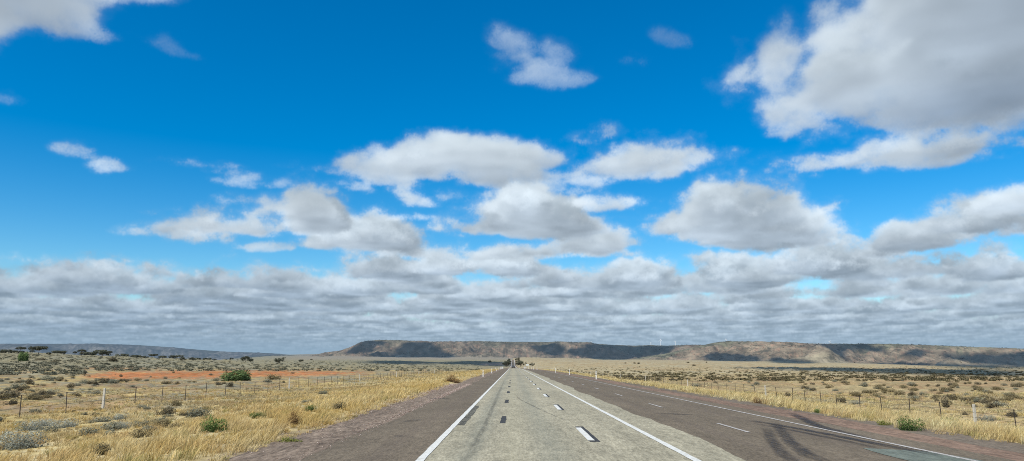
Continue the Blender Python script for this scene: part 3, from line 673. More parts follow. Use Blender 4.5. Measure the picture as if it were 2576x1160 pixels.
# ------------------------------------------------------------------ vegetation
def leaf_mat(name,trans=.25,vary=.18):
    m,nt=new_mat(name)
    oi=nd(nt,'ShaderNodeObjectInfo')
    c=mix(nt,attr_col(nt),ramp(nt,oi.outputs['Random'],[(0,1-vary),(1,1+vary)]),1.0,'MULTIPLY')
    finish(nt,c,.85,spec=.1,trans=trans); return m
m_leaf=leaf_mat('shrub_leaves'); m_grass=leaf_mat('dry_grass_blades',.3,0)
m_bark=simple('grey_bark',(.16,.12,.09),.95,.3,6,bstr=.4)
def shrub_mesh(seed,n,leaf,col1,col2,flat=.62,shell=.55,twig=.25,lean=0.,lobes=5):
    """leaf faces spread through several lobes; unit size (radius 1, sits on z=0)"""
    r=np.random.default_rng(seed)
    cen=np.column_stack([np.clip(r.normal(0,.36,lobes),-.55,.55),np.clip(r.normal(0,.36,lobes),-.55,.55),r.uniform(.12,.5,lobes)]); rad=r.uniform(.40,.64,lobes)
    k=r.integers(0,lobes,n); d=r.normal(size=(n,3)); d/=np.linalg.norm(d,axis=1)[:,None]
    q=rad[k]*(shell+(1-shell)*r.random(n))**.7
    P=cen[k]+d*q[:,None]; P[:,2]=np.abs(P[:,2]); P[:,0]+=lean*P[:,2]
    P[:,2]*=flat/.62
    up=d+np.array([0,0,.6]); nrm=up+r.normal(0,.55,(n,3)); nrm/=np.linalg.norm(nrm,axis=1)[:,None]
    t=np.cross(nrm,r.normal(size=(n,3))); t/=np.linalg.norm(t,axis=1)[:,None]; b=np.cross(nrm,t)
    l=(leaf*r.uniform(.6,1.5,n))[:,None]; w=l*r.uniform(.3,.6,n)[:,None]
    V=np.stack([P-t*l,P-b*w,P+t*l,P+b*w],1).reshape(-1,3); F=np.arange(4*n).reshape(n,4)
    V[:,2]=np.maximum(V[:,2],0.0)
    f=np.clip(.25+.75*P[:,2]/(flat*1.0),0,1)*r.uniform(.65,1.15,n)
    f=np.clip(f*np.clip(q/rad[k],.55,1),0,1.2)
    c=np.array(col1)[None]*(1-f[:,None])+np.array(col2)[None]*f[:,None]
    # bare twigs poking through
    nt_=int(n*twig*.2); 
    a=r.random(nt_)*6.283; rr_=r.uniform(.2,1.,nt_); tip=np.column_stack([np.cos(a)*rr_,np.sin(a)*rr_,flat*r.uniform(.5,1.15,nt_)]); base=tip*np.array([.25,.25,.02])
    s=np.cross(tip-base,r.normal(size=(nt_,3))); s/=np.linalg.norm(s,axis=1)[:,None]+1e-9; s*=leaf*.14
    V2=np.stack([base-s,base+s,tip],1).reshape(-1,3); 
    me=bpy.data.meshes.new('shrub')
    nv=len(V); faces=[tuple(x) for x in F]+[(nv+3*i,nv+3*i+1,nv+3*i+2) for i in range(nt_)]
    me.from_pydata(np.vstack([V,V2]).tolist(),[],faces)
    at=me.color_attributes.new('Col','FLOAT_COLOR','POINT')
    cc=np.ones((nv+3*nt_,4),np.float32); cc[:nv,:3]=np.repeat(c,4,0); cc[nv:,:3]=np.array(col1)*1.1+.03; at.data.foreach_set('color',cc.ravel())
    me.materials.append(m_leaf); return me
KIND={
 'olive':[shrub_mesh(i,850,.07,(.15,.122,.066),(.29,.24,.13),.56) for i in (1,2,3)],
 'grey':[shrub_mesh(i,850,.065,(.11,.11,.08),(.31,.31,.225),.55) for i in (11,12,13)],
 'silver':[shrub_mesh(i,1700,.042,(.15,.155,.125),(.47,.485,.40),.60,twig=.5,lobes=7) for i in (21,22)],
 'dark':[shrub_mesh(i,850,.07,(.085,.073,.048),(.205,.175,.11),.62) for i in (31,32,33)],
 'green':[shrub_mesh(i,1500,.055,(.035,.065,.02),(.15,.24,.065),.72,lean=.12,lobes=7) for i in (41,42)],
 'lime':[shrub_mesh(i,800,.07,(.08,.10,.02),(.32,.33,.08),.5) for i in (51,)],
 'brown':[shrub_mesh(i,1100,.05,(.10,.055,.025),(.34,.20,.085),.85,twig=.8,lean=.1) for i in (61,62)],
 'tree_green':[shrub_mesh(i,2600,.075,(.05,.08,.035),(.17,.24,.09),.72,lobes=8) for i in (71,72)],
}
RX=random.Random(3); CLEAR=[]
def shrub(kind,x,y,rad,label,group=None,name='shrub',sq=1.0,cat='shrub'):
    me=RX.choice(KIND[kind]); o=bpy.data.objects.new(name,me); COL.objects.link(o)
    o.location=(x,y,float(gz(x,y))-.06*rad); o.scale=(rad,rad,rad*sq); o.rotation_euler=(0,0,RX.uniform(0,6.28))
    return tag(o,label,cat,group)
def at_px(kind,px,pyb,w,label,hgt=None,name='shrub',cat='shrub'):
    p=hit(px,pyb)
    if p is None: return None
    rad=size(w,p)/2/.95; sq=1.0
    if hgt: sq=size(hgt,p)/(rad*.85)
    if p[1]<110: CLEAR.append((p[0],p[1]+rad*.35,rad))
    return shrub(kind,p[0],p[1]+rad*.35,rad,label,None,name,sq,cat)
# single plants one can point to
at_px('green',832,1700,104,'bright green bush in the dry grass left of the gravel shoulder, nearest green one',44)
at_px('brown',1153,1673,62,'round rust-brown dead bush at the edge of the left gravel shoulder',44)
at_px('green',1216,1620,52,'small green bush behind the rust-brown one on the left verge',22)
at_px('olive',1330,1610,66,'straggly olive bush in the pale grass beside the left gravel shoulder',30)
at_px('green',1010,1646,70,'low dull green plant between the bright green bush and the rust-brown bush',20)
at_px('olive',395,1790,66,'olive-green tussocky bush in the grass at the lower left',44)
at_px('olive',540,1722,70,'thin green-brown bush left of the bright green bush in tall grass',34)
at_px('silver',75,1765,150,'large silvery grey saltbush at the lower left corner',70,'saltbush')
at_px('silver',110,1693,90,'silver saltbush behind the large one at the lower left',36,'saltbush')
at_px('silver',250,1684,96,'pale silver saltbush with white tips beside dry grass at left',30,'saltbush')
at_px('silver',455,1652,60,'silver-tipped saltbush below the pale concrete fence post',24,'saltbush')
at_px('silver',470,1688,66,'low pale saltbush in front of the silver-tipped one',26,'saltbush')
at_px('silver',170,1676,60,'small silver saltbush in the middle of the pale row at left',24,'saltbush')
at_px('grey',400,1660,70,'dusky grey saltbush beside the silver-tipped one',22,'saltbush')
at_px('dark',650,1632,74,'dark grey-brown bush in golden grass inside the left fence',28)
at_px('dark',722,1636,48,'smaller dark bush just right of the dark grey-brown bush',17)
at_px('dark',778,1634,44,'brown low bush, third of the dark trio inside the left fence',17)
at_px('olive',690,1598,52,'olive bush behind the dark trio by the left fence',26)
at_px('dark',196,1556,34,'dark round bush between the first two pickets of the left fence',16)
at_px('dark',38,1592,46,'dark brown bush left of the first visible left fence picket',18)
at_px('dark',272,1525,38,'black-brown bush behind the left fence under the red soil',15)
at_px('grey',270,1537,26,'grey bush just in front of the black-brown one behind the fence',12)
at_px('tree_green',932,1498,116,'big rounded green bush on the red soil beyond the left fence',36,'bush','bush')
at_px('olive',1073,1493,68,'wide olive bush to the right of the big green bush, by red soil',25,'bush','bush')
at_px('brown',1772,1504,54,'golden-brown dead bush at the left road edge far ahead',26)
at_px('brown',1795,1508,40,'straw-coloured low bush beside the far golden-brown one',14)
at_px('lime',1140,1742,96,'low yellow-green ground plant at the edge of the left gravel',22,'ground_plant','plant')
at_px('grey',1270,1551,42,'silvery bush alone in the golden grass halfway to the left guide posts',18,'saltbush')
at_px('grey',1200,1585,36,'faint grey bush in the golden grass nearer than the lone silvery one',13,'saltbush')
at_px('green',3601,1698,88,'rounded dark green bush at the edge of the right verge, nearest one',40)
at_px('green',3739,1682,46,'small green upright bush behind the nearest right green bush',30)
at_px('lime',3490,1676,50,'yellowish bush left of the nearest right green bush',22)
at_px('green',3045,1582,36,'small bright green bush on the right verge beside an orange-brown bush',16)
at_px('green',3101,1586,24,'little green tuft right of the small bright green bush',12)
at_px('olive',3076,1604,26,'brownish tuft in front of the little green tuft',13)
at_px('green',2885,1560,38,'low bright green mound on the right verge, farthest green one',14)
at_px('lime',2950,1567,28,'yellow-green tuft between the farthest green mound and the orange-brown bush',10)
at_px('brown',2990,1590,40,'orange-brown bush on the right gravel edge',22)
at_px('green',3219,1626,30,'thin green weed on the right verge in front of the fence',14)
at_px('silver',3890,1655,66,'pale silver saltbush near the last right fence pickets',20,'saltbush')
at_px('silver',3372,1590,44,'pale silvery bush at the foot of the right fence',14,'saltbush')
at_px('dark',3105,1560,24,'dark round bush against the right fence, far one',18)
at_px('dark',3322,1584,42,'broad dark bush just behind the right fence',20)
at_px('dark',3731,1604,40,'tall dark bush behind the right fence near the pale post',38)
at_px('dark',3805,1636,32,'small dark bush at the foot of the nearest pale right fence post',14)
at_px('dark',4000,1640,50,'dark bush at the right edge behind the fence',22)
at_px('grey',2740,1522,46,'wide grey-brown bush by the pale post of the right fence',14)
# far bushes on the plain and the trees on the left rise
def tree(x,y,h,spread,label,seed,crown='acacia',trunk_h=.45,group=None):
    r=np.random.default_rng(seed); root=empty('tree',(x,y,float(gz(x,y))-.1)); tag(root,label,'tree',group)
    mb=MB(); pts=[]
    lean=r.normal(0,.06,2)*h
    top=np.array([lean[0],lean[1],h*trunk_h])
    mb.tube([(0,0,0),top*.5+r.normal(0,.03*h,3)*[1,1,0],top],[.05*h,.038*h,.03*h],5)
    nb=6
    n=620
    P=[];rad=[]
    for i in range(nb):
        a=6.283*i/nb+r.uniform(-.4,.4); q=spread*r.uniform(.45,.95)
        e=np.array([top[0]+math.cos(a)*q,top[1]+math.sin(a)*q,h*(r.uniform(.72,.9) if crown=='acacia' else r.uniform(.4,.85))])
        mb.tube([top*.98,(top+e)/2+[0,0,-.03*h],e],[.022*h,.014*h,.006*h],4)
        P.append(e); rad.append(spread*r.uniform(.35,.5))
    P.append(np.array([top[0],top[1],h*.9])); rad.append(spread*.55)
    mb.build('trunk',m_bark,root)
    P=np.array(P); rad=np.array(rad); k=r.integers(0,len(P),n); d=r.normal(size=(n,3)); d/=np.linalg.norm(d,axis=1)[:,None]
    fl=.55 if crown=='acacia' else .85
    Q=P[k]+d*rad[k][:,None]*np.array([1,1,fl])*(r.random(n)**.4)[:,None]
    Q[:,2]=np.clip(Q[:,2],h*.1,h*1.02)
    nrm=d+r.normal(0,.6,(n,3)); nrm/=np.linalg.norm(nrm,axis=1)[:,None]
    t=np.cross(nrm,r.normal(size=(n,3))); t/=np.linalg.norm(t,axis=1)[:,None]; b=np.cross(nrm,t)
    l=spread*.10*r.uniform(.6,1.5,n)[:,None]
    V=np.stack([Q-t*l,Q-b*l*.5,Q+t*l,Q+b*l*.5],1).reshape(-1,3)
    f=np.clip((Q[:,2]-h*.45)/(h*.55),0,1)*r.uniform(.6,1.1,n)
    base=np.array([.06,.065,.05]); hi=np.array([.135,.14,.095])  # crown colours lightened to carry a little distance haze
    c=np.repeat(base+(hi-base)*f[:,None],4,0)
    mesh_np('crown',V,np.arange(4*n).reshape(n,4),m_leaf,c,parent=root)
    return root
TREES=[(18,1383,1393,34,'low dark scrubby tree at the left edge of the tree line','b'),(81,1371,1391,28,'leaning umbrella-shaped tree standing alone at the far left skyline','a'),(82,1386,1393,20,'small dark bush tree under the leaning umbrella tree','b'),
 (152,1372,1394,52,'broadest dark tree on the left skyline with a wide flat crown','a'),(126,1379,1392,16,'slim tree touching the left side of the broadest skyline tree','b'),(55,1385,1392,22,'low round tree between the leaning umbrella tree and the left edge','b'),
 (226,1386,1396,42,'long low dark tree right of the broadest skyline tree','a'),(250,1384,1396,20,'upright end of the dark clump right of the broadest skyline tree','b'),(190,1389,1396,18,'small shrubby tree in the gap right of the broadest skyline tree','b'),
 (294,1385,1394,14,'tiny round tree standing on the skyline before two umbrella trees','b'),(322,1381,1400,28,'umbrella tree with a visible trunk, left of a thin-stemmed one','a'),(368,1381,1397,20,'thin-stemmed umbrella tree with a very flat crown on the skyline','a'),
 (345,1388,1398,40,'dark spread of scrub tree between the two umbrella trees','b'),(400,1386,1407,48,'large dark rounded tree below the skyline on the left rise','b'),(428,1388,1400,24,'sloping small tree at the right side of the large dark rounded one','a'),
 (486,1390,1402,42,'wide low tree in the middle of the left tree line','b'),(535,1393,1404,40,'second wide low tree, right of the middle one','b'),(570,1396,1405,26,'dense dark tree at the end of the wide low pair','b'),
 (607,1396,1407,30,'flat tree where the left rise begins to sink','a'),(642,1395,1407,28,'umbrella tree with two limbs where the rise sinks','a'),(680,1401,1409,28,'low tree past the two-limbed umbrella tree','b'),(707,1401,1412,24,'small flat tree right of the low one past the umbrella trees','a'),
 (720,1409,1420,22,'dark round shrub tree standing forward of the line','b'),(757,1410,1422,22,'second dark round shrub tree standing forward of the line','b'),(775,1405,1413,34,'long low tree clump in the thin part of the line','b'),(815,1406,1413,30,'low tree at the right of the thin part of the line','b'),
 (845,1405,1413,14,'thin small tree near the end of the left tree line','a'),(885,1409,1415,16,'tiny tree close to the end of the left tree line','b'),(910,1410,1417,14,'last tiny tree before the dark bush tree','b'),
 (967,1407,1427,36,'dark bushy tree standing well forward right of the tree line','b'),(985,1416,1426,24,'low bush tree attached to the right of the dark bushy one','b'),(1097,1414,1431,32,'rounded dark bush tree left of the mesa foot','b'),(1116,1410,1421,14,'small thin tree right behind the rounded bush tree','a'),(1185,1417,1426,20,'low dark tree on the plain below the mesa toe','b'),(1225,1414,1422,10,'tiny lone tree under the mesa toe','a')]
for i,(px,yt,yb,w_,lab,k) in enumerate(TREES):
    p=hit(px,max(yb,1400) if px<600 and False else yb)
    if p is None or math.hypot(p[0],p[1])>1600:
        dx,dy,dz=[float(q) for q in s_ray(px,yb)]; h_=math.hypot(dx,dy); rr_=1000.; p=(dx/h_*rr_,dy/h_*rr_,0)
    d_=math.hypot(p[0],p[1]); h_=size(yb-yt,p)*1.12; sp=size(w_,p)/2
    tree(p[0],p[1],h_,sp,lab,100+i,'acacia' if k=='a' else 'round',.5 if k=='a' else .25)
at_px('tree_green',85,1421,32,'green ball-shaped bush standing apart below the left skyline trees',24,'bush','bush')
at_px('dark',438,1424,40,'dark green dome-shaped bush below the left tree line',15,'bush','bush')
at_px('dark',155,1418,30,'low dark bush right of the ball-shaped green one',8,'bush','bush')
at_px('dark',210,1428,32,'flat dark bush in the grey scrub at left',8,'bush','bush')
at_px('dark',2463,1431,10,'small dark bush alone on the pale right plain, leftmost of three','','bush','bush')
at_px('dark',2499,1432,11,'middle dark bush of the three on the pale right plain',7,'bush','bush')
at_px('dark',2513,1432,14,'largest dark bush of the three on the pale right plain',9,'bush','bush')
at_px('dark',2709,1428,14,'dark bush below the foot of the rounded hill, nearer the road',5,'bush','bush')
at_px('dark',2735,1439,18,'dark bush in a low strip of scrub below the rounded hill',7,'bush','bush')
at_px('dark',2781,1428,8,'tiny dark bush right of the scrub strip on the right plain',6,'bush','bush')
# trees lining the far climb of the road
rt=[]
for i,(y,side) in enumerate([(1330,-1),(1420,-1),(1500,-1),(1590,-1),(1690,-1),(1790,-1),(1900,-1),(2020,-1),(2150,-1),(2300,-1),(2450,-1),(1480,1),(1600,1),(1720,1),(1850,1),(2000,1),(2150,1),(2300,1),(2450,1),(2550,1)]):
    x=(-10.5-random.uniform(0,5)) if side<0 else 9+random.uniform(0,9)
    rt.append(tree(x,y,random.uniform(8,11.5),random.uniform(4.2,6.),'bushy dark tree in the row left of the far road climb' if side<0 else 'bushy dark tree in the row right of the far road climb',300+i,'round',.25,'trees left of the far climb' if side<0 else 'trees right of the far climb'))
tree(30,1250,6.5,4.2,'rounded dark tree on the plain just behind the road sign',331,'round',.25)
tree(31,1900,8,2.6,'tall narrow dark tree right of the far road climb',332,'round',.3)
tree(-62,2050,6,5.,'dark lone tree on the pale strip left of the far climb',333,'round',.3)
# scattered saltbush: one object each
def scatter(n,xr,yr,kinds,szr,lab,grp,seed,cond=None):
    r=random.Random(seed); k=0; t=0
    while k<n and t<6000:
        t+=1
        px=r.uniform(*xr); py=yr[0]+(yr[1]-yr[0])*r.random()**.75
        if cond and not cond(px,py): continue
        p=hit(px,py)
        if p is None: continue
        if fb(p[0],p[1],26,1)+.6*r.gauss(0,1)<-.2: continue
        kd=r.choice(kinds); L={'olive':'olive-brown','dark':'dark brown','grey':'grey-green','silver':'pale silvery'}[kd]
        shrub(kd,p[0],p[1],r.uniform(*szr)*r.choice((.7,1,1,1.25)),lab%L,grp%L,'saltbush',r.uniform(.8,1.1)); k+=1
scatter(150,(2560,4032),(1487,1606),['olive','olive','dark','olive','grey'],(.30,.62),'%s saltbush scattered over the tan plain behind the right fence','%s saltbushes behind the right fence',4,lambda x,y: y<np.interp(x,[2500,3050,3500,4032],[1492,1528,1572,1618]))
scatter(80,(0,1250),(1462,1590),['grey','grey','dark','olive'],(.3,.6),'%s saltbush scattered on the paddock behind the left fence','%s saltbushes behind the left fence',5,lambda x,y: y<np.interp(x,[0,500,1160,1250],[1590,1540,1510,1500]))
scatter(28,(0,480),(1478,1512),['grey','grey','dark'],(.45,.75),'%s saltbush in the dense clump left of the red soil','%s saltbushes in the dense left clump',6)
scatter(26,(0,900),(1590,1720),['grey','grey','olive'],(.2,.42),'small %s saltbush in the verge grass before the left fence','small %s verge saltbushes',7,lambda x,y: y>np.interp(x,[0,300,900],[1640,1600,1560]))
# low scrub nobody could count: far saltbush flats
def scrub_mass(name,pts,rad,cols,label,q=26,fl=.5):
    n=len(pts); r=np.random.default_rng(len(pts))
    d=r.normal(size=(n,q,3)); d/=np.linalg.norm(d,axis=2)[:,:,None]; d[:,:,2]=np.abs(d[:,:,2])
    Pn=d*(r.random((n,q,1))**.35)*np.array([1,1,fl]); 
    nrm=d+r.normal(0,.5,(n,q,3)); nrm/=np.linalg.norm(nrm,axis=2)[:,:,None]
    t=np.cross(nrm,r.normal(size=(n,q,3))); t/=np.linalg.norm(t,axis=2)[:,:,None]; b=np.cross(nrm,t)
    l=.22*r.uniform(.7,1.4,(n,q,1)); Rr=rad[:,None,None]
    base=pts[:,None,:]+Pn*Rr
    V=np.stack([base-t*l*Rr,base-b*l*.55*Rr,base+t*l*Rr,base+b*l*.55*Rr],2).reshape(-1,3)
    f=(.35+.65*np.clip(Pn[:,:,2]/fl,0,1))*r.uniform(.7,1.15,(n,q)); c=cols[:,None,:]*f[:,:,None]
    o=mesh_np(name,V,np.arange(4*n*q).reshape(-1,4),m_leaf,np.repeat(c.reshape(-1,3),4,0)); return tag(o,label,None,None,'stuff')
def field(n,xr,yr,seed,edge=.7,pw=1.0):
    r=np.random.default_rng(seed); out=[]
    k=0
    while len(out)<n and k<n*4:
        k+=1
        p=hit(r.uniform(*xr),yr[0]+(yr[1]-yr[0])*r.random()**pw)
        if p is None or math.hypot(p[0],p[1])>2500: continue
        if abs(p[0])<14 or fb(p[0],p[1],70,1)+edge*r.normal()<-.1: continue
        out.append(p)
    return np.array(out)
pt=field(2600,(-60,1900),(1396,1476),41,.8)
keep=~((ray_k(pt[:,0],pt[:,1],pt[:,2]-EYE)[1]*1.5652>1461)&(ray_k(pt[:,0],pt[:,1],pt[:,2]-EYE)[0]*1.5652>330)); pt=pt[keep]
r_=np.random.default_rng(3); k=r_.random(len(pt))[:,None]
scrub_mass('scrub',pt,r_.uniform(.5,1.3,len(pt)),np.array([.31,.305,.215])*k+np.array([.17,.168,.115])*(1-k),'grey-green saltbush scrub covering the far left flats')
pt=field(1900,(2180,4100),(1441,1500),42,.9)
k=r_.random(len(pt))[:,None]
scrub_mass('scrub',pt,r_.uniform(.4,.9,len(pt)),np.array([.27,.235,.13])*k+np.array([.15,.128,.07])*(1-k),'olive scrub dotting the far right flats')
# dark scrub standing on the faces and rims of the hills
def hill_scrub(fn,az_,r0,r1,n,seed,label):
    r=np.random.default_rng(seed); a=r.uniform(az_[0]+.01,az_[-1]-.01,n*4); s=np.where(r.random(n*4)<.25,r.uniform(.95,1.03,n*4),r.uniform(.15,1.0,n*4))
    rr_=r0+(r1-r0)*s; x=np.sin(a)*rr_; y=np.cos(a)*rr_
    ok=(fb(x,y,700,1)+.7*r.normal(size=n*4)>.15); x,y,a,rr_=x[ok][:n],y[ok][:n],a[ok][:n],rr_[ok][:n]
    p=np.stack([x,y,fn(a,rr_)],-1)
    scrub_mass('hill_scrub',p,r.uniform(3.0,8.5,len(p)),np.array([.10,.10,.085])*r.uniform(.7,1.3,(len(p),1)),label,12,.8)
hill_scrub(mesa_f,mesa_az,5600,7300,1900,5,'dark scrub specks on the face and rim of the mesa')
hill_scrub(right_f,right_az,4700,6100,1500,6,'dark scrub specks over the rounded hills on the right')
# ------------------------------------------------------------------ grass
def tufts(name,cx,cy,hh,per,wid,col,label,lean=.45,spread=.16,seed=1):
    r=np.random.default_rng(seed); ok=np.ones(len(cx),bool); hh=hh.copy()
    for (qx,qy,qr) in CLEAR:
        vx,vy=qx/math.hypot(qx,qy),qy/math.hypot(qx,qy)
        along=(cx-qx)*vx+(cy-qy)*vy; side=np.abs(-(cx-qx)*vy+(cy-qy)*vx)
        ok&=~((side<qr*.8)&(np.abs(along)<qr*.75))
        fr=(side<qr*1.15)&(along<-qr*.5)&(along>-qr*.5-qy*.16)
        hh=np.where(fr,hh*.38,hh)
    cx,cy,hh,wid,col=cx[ok],cy[ok],hh[ok],wid[ok],col[ok]
    n=len(cx); N=n*per
    k=np.repeat(np.arange(n),per)
    a=r.random(N)*6.283; q=spread*np.sqrt(r.random(N))*(hh[k]/.4)
    bx=cx[k]+np.cos(a)*q; by=cy[k]+np.sin(a)*q
    h=hh[k]*r.uniform(.5,1.15,N); w=wid[k]*r.uniform(.6,1.3,N)
    bz=gz(cx,cy)[k]-.03
    out=r.uniform(.1,.6,N)
    dx=np.cos(a)*out*h*.95+lean*h*r.uniform(.1,1.3,N)*(1+.5*fb(bx,by,9,3)); dy=np.sin(a)*out*h*.95+.12*h
    yaw=r.random(N)*3.14159; wx=np.cos(yaw)*w/2; wy=np.sin(yaw)*w/2*.5
    V=np.empty((N,5,3),np.float32)
    V[:,0]=np.stack([bx-wx,by-wy,bz],1); V[:,1]=np.stack([bx+wx,by+wy,bz],1)
    mx_,my_,mz=bx+dx*.35,by+dy*.35,bz+h*.6
    V[:,2]=np.stack([mx_-wx*.8,my_-wy*.8,mz],1); V[:,3]=np.stack([mx_+wx*.8,my_+wy*.8,mz],1)
    V[:,4]=np.stack([bx+dx,by+dy,bz+h*r.uniform(.8,1.,N)],1)
    o5=np.arange(N)[:,None]*5
    F=np.concatenate([o5+np.array([0,1,3]),o5+np.array([0,3,2]),o5+np.array([2,3,4])],0)
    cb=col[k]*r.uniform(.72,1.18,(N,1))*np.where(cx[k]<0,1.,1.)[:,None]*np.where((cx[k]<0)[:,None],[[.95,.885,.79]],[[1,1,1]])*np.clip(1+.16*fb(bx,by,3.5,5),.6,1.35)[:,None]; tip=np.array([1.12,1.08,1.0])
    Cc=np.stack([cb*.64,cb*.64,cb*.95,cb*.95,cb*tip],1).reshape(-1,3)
    o=mesh_np(name,V.reshape(-1,3),F,m_grass,np.clip(Cc,0,.9)); return tag(o,label,None,None,'stuff')
def sow(n,z0,z1,side,seed):
    r=np.random.default_rng(seed)
    y=np.sqrt(r.uniform(z0*z0,z1*z1,n)); 
    lo=5.25 if side<0 else 10.75
    x=r.uniform(lo,np.maximum(.72*y+3,lo+.5)); x=x*side
    return x,y
def gcols(x,y,r):
    n2=fb(x,y,31,1)*.5+fb(x,y,7,2)*.45; n5=fb(x,y,55,4)+.35*fb(x,y,14,0)
    c=lerp(C(.60,.465,.195),C(.72,.62,.36),np.clip(.5+.5*n2+.2*r.normal(size=len(x)),0,1))
    c=lerp(c,C(.44,.30,.15),np.clip(.35*fb(x,y,16,3)-.05+.15*r.normal(size=len(x)),0,.7))
    gb=np.where(x<0,np.clip((n5+.35)*1.1,0,1)*sm(9,17,-x),np.clip((n5-.4)*.8,0,.7)*sm(15,24,x))
    c=lerp(c,lerp(C(.40,.32,.20),C(.37,.36,.26),np.clip(.5+.5*n2,0,1)),gb*.8)
    c=lerp(c,C(.20,.24,.075),np.clip(fb(x,y,12,4)-1.15,0,.6)[...])
    return c
for side,(na_,nb_,nc_) in ((-1,(2300,8200,9500)),(1,(1000,6200,7500))):
    nm='verge_grass'; s_='left' if side<0 else 'right'
    x,y=sow(na_,12.5,31,side,60+side); r=np.random.default_rng(61+side)
    e=np.abs(x)-(5.25 if side<0 else 10.75); h=np.clip(.15+(.24 if side>0 else .20*(1-sm(2.5,6,e))+.05)*sm(0,1.2,e)+.06*fb(x,y,5,2),.08,.6)
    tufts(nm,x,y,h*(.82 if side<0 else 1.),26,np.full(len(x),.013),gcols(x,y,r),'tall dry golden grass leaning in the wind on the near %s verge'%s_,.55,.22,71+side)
    x,y=sow(nb_,30,85,side,80+side); e=np.abs(x)-(5.25 if side<0 else 10.75)
    h=np.clip(.15+(.20 if side>0 else .17*(1-sm(3,8,e))+.05)*sm(0,1.2,e)+.06*fb(x,y,6,2),.07,.55)*(1-.4*sm(22,30,np.abs(x)))
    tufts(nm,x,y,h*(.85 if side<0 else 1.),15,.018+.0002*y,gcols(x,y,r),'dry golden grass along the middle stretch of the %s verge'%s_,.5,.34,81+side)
    x,y=sow(nc_,83,290,side,90+side); e=np.abs(x)-(5.25 if side<0 else 10.75)
    kk=(np.abs(x)<30+.25*y)&~((x<0)&(y>125)&(x<-34)); x,y,e=x[kk],y[kk],e[kk]
    h=np.clip(.15+.16*sm(0,1.2,e)*(1-.4*sm(6,12,e))+.06*fb(x,y,8,2),.08,.5)*(1-.45*sm(26,34,np.abs(x)))
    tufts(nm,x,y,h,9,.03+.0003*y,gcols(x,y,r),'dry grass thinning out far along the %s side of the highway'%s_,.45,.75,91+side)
# loose stones on the shoulder
r=np.random.default_rng(8); n=5200; y=np.sqrt(r.uniform(12**2,70**2,n)); x=np.where(r.random(n)<.55,-3.95+r.normal(0,.12,n),-5.45+r.normal(0,.28,n)); x=np.where(r.random(n)<.25,r.uniform(-5.5,-4,n),x)
s_=r.uniform(.006,.017,n)*(1+y/60); ph=r.random(n)*6.28
oct_=np.array([[1,0,0],[0,1,0],[-1,0,0],[0,-1,0],[0,0,.8],[0,0,-.5]])
V=oct_[None]*s_[:,None,None]*r.uniform(.6,1.3,(n,6,1)); V=np.stack([V[...,0]*np.cos(ph)[:,None]-V[...,1]*np.sin(ph)[:,None],V[...,0]*np.sin(ph)[:,None]+V[...,1]*np.cos(ph)[:,None],V[...,2]],-1)
V+=np.stack([x,y,lay(y,.014)+s_*.4],-1)[:,None,:]
F=(np.arange(n)[:,None,None]*6+np.array([[0,1,4],[1,2,4],[2,3,4],[3,0,4],[1,0,5],[2,1,5],[3,2,5],[0,3,5]])[None]).reshape(-1,3)
sc=lerp(C(.24,.16,.13),C(.56,.47,.40),r.random(n)**1.5)
m_stone,nt=new_mat('loose_stone'); finish(nt,attr_col(nt),.9,spec=.1)
o=mesh_np('gravel',V.reshape(-1,3),F,m_stone,np.repeat(sc,6,0)); tag(o,'loose pale stones along the left gravel shoulder',None,None,'stuff')
# ------------------------------------------------------------------ fences
m_steel=simple('rusty_steel',(.055,.045,.04),.7,.35,20,.4,.4); m_conc=simple('weathered_concrete',(.50,.465,.39),.9,.15,9,bstr=.3); m_wire=simple('fence_wire',(.10,.095,.09),.5,.2,3,.4,.6)
def fence(x,y0,sp,n,white,label,hgt,seed):
    r=random.Random(seed)
    root=empty('wire_fence',(x,y0,float(gz(x,y0)))); tag(root,label,'fence'); tops=[]
    z0=root.location.z
    ms=MB(); ms.box((0,0,hgt/2),(.045,.012,hgt)); ms.box((0,.018,hgt/2),(.010,.026,hgt)); ms.box((0,0,hgt-.01),(.05,.05,.012)); pm=ms.build('steel_post',m_steel,link=False)
    mc=MB(); mc.box((0,0,hgt*.53),(.125,.11,hgt*1.06),.82,0,.012)
    for k in range(4): mc.box((-.064,0,hgt*(.25+.22*k)),(.012,.05,.03))
    cm=mc.build('concrete_post',m_conc,link=False)
    for i in range(n):
        y=y0+sp*i; xx=x+r.gauss(0,.06); z=float(gz(xx,y))
        is_w=(i-white)%10==0
        o=bpy.data.objects.new('concrete_post' if is_w else 'steel_post',cm if is_w else pm); COL.objects.link(o); o.parent=root
        o.location=(xx-x,y-y0,z-z0-.05); o.rotation_euler=(r.gauss(0,.025),r.gauss(0,.03),r.uniform(-.2,.2))
        if is_w: o['label']='pale weathered concrete post among the rusty pickets'
        tops.append((xx-x,y-y0,z-z0))
    for f in (.42,.66,.93):
        mb=MB(); P=[]
        for i,(a,b,c) in enumerate(tops):
            P.append((a,b,c+hgt*f))
            if i+1<len(tops):
                q=tops[i+1]; P.append(((a+q[0])/2,(b+q[1])/2,(c+q[2])/2+hgt*f-.02))
        mb.tube(P,.0065,4,False); mb.build('wire',m_wire,root)
    return root
fence(-24.3,27.0,3.81,68,5,'wire fence of thin rusty pickets and pale posts running along the left paddock',1.15,1)
fence(24.0,30.6,3.33,66,3,'wire fence of thin rusty pickets and pale posts running along the right plain',1.12,2)
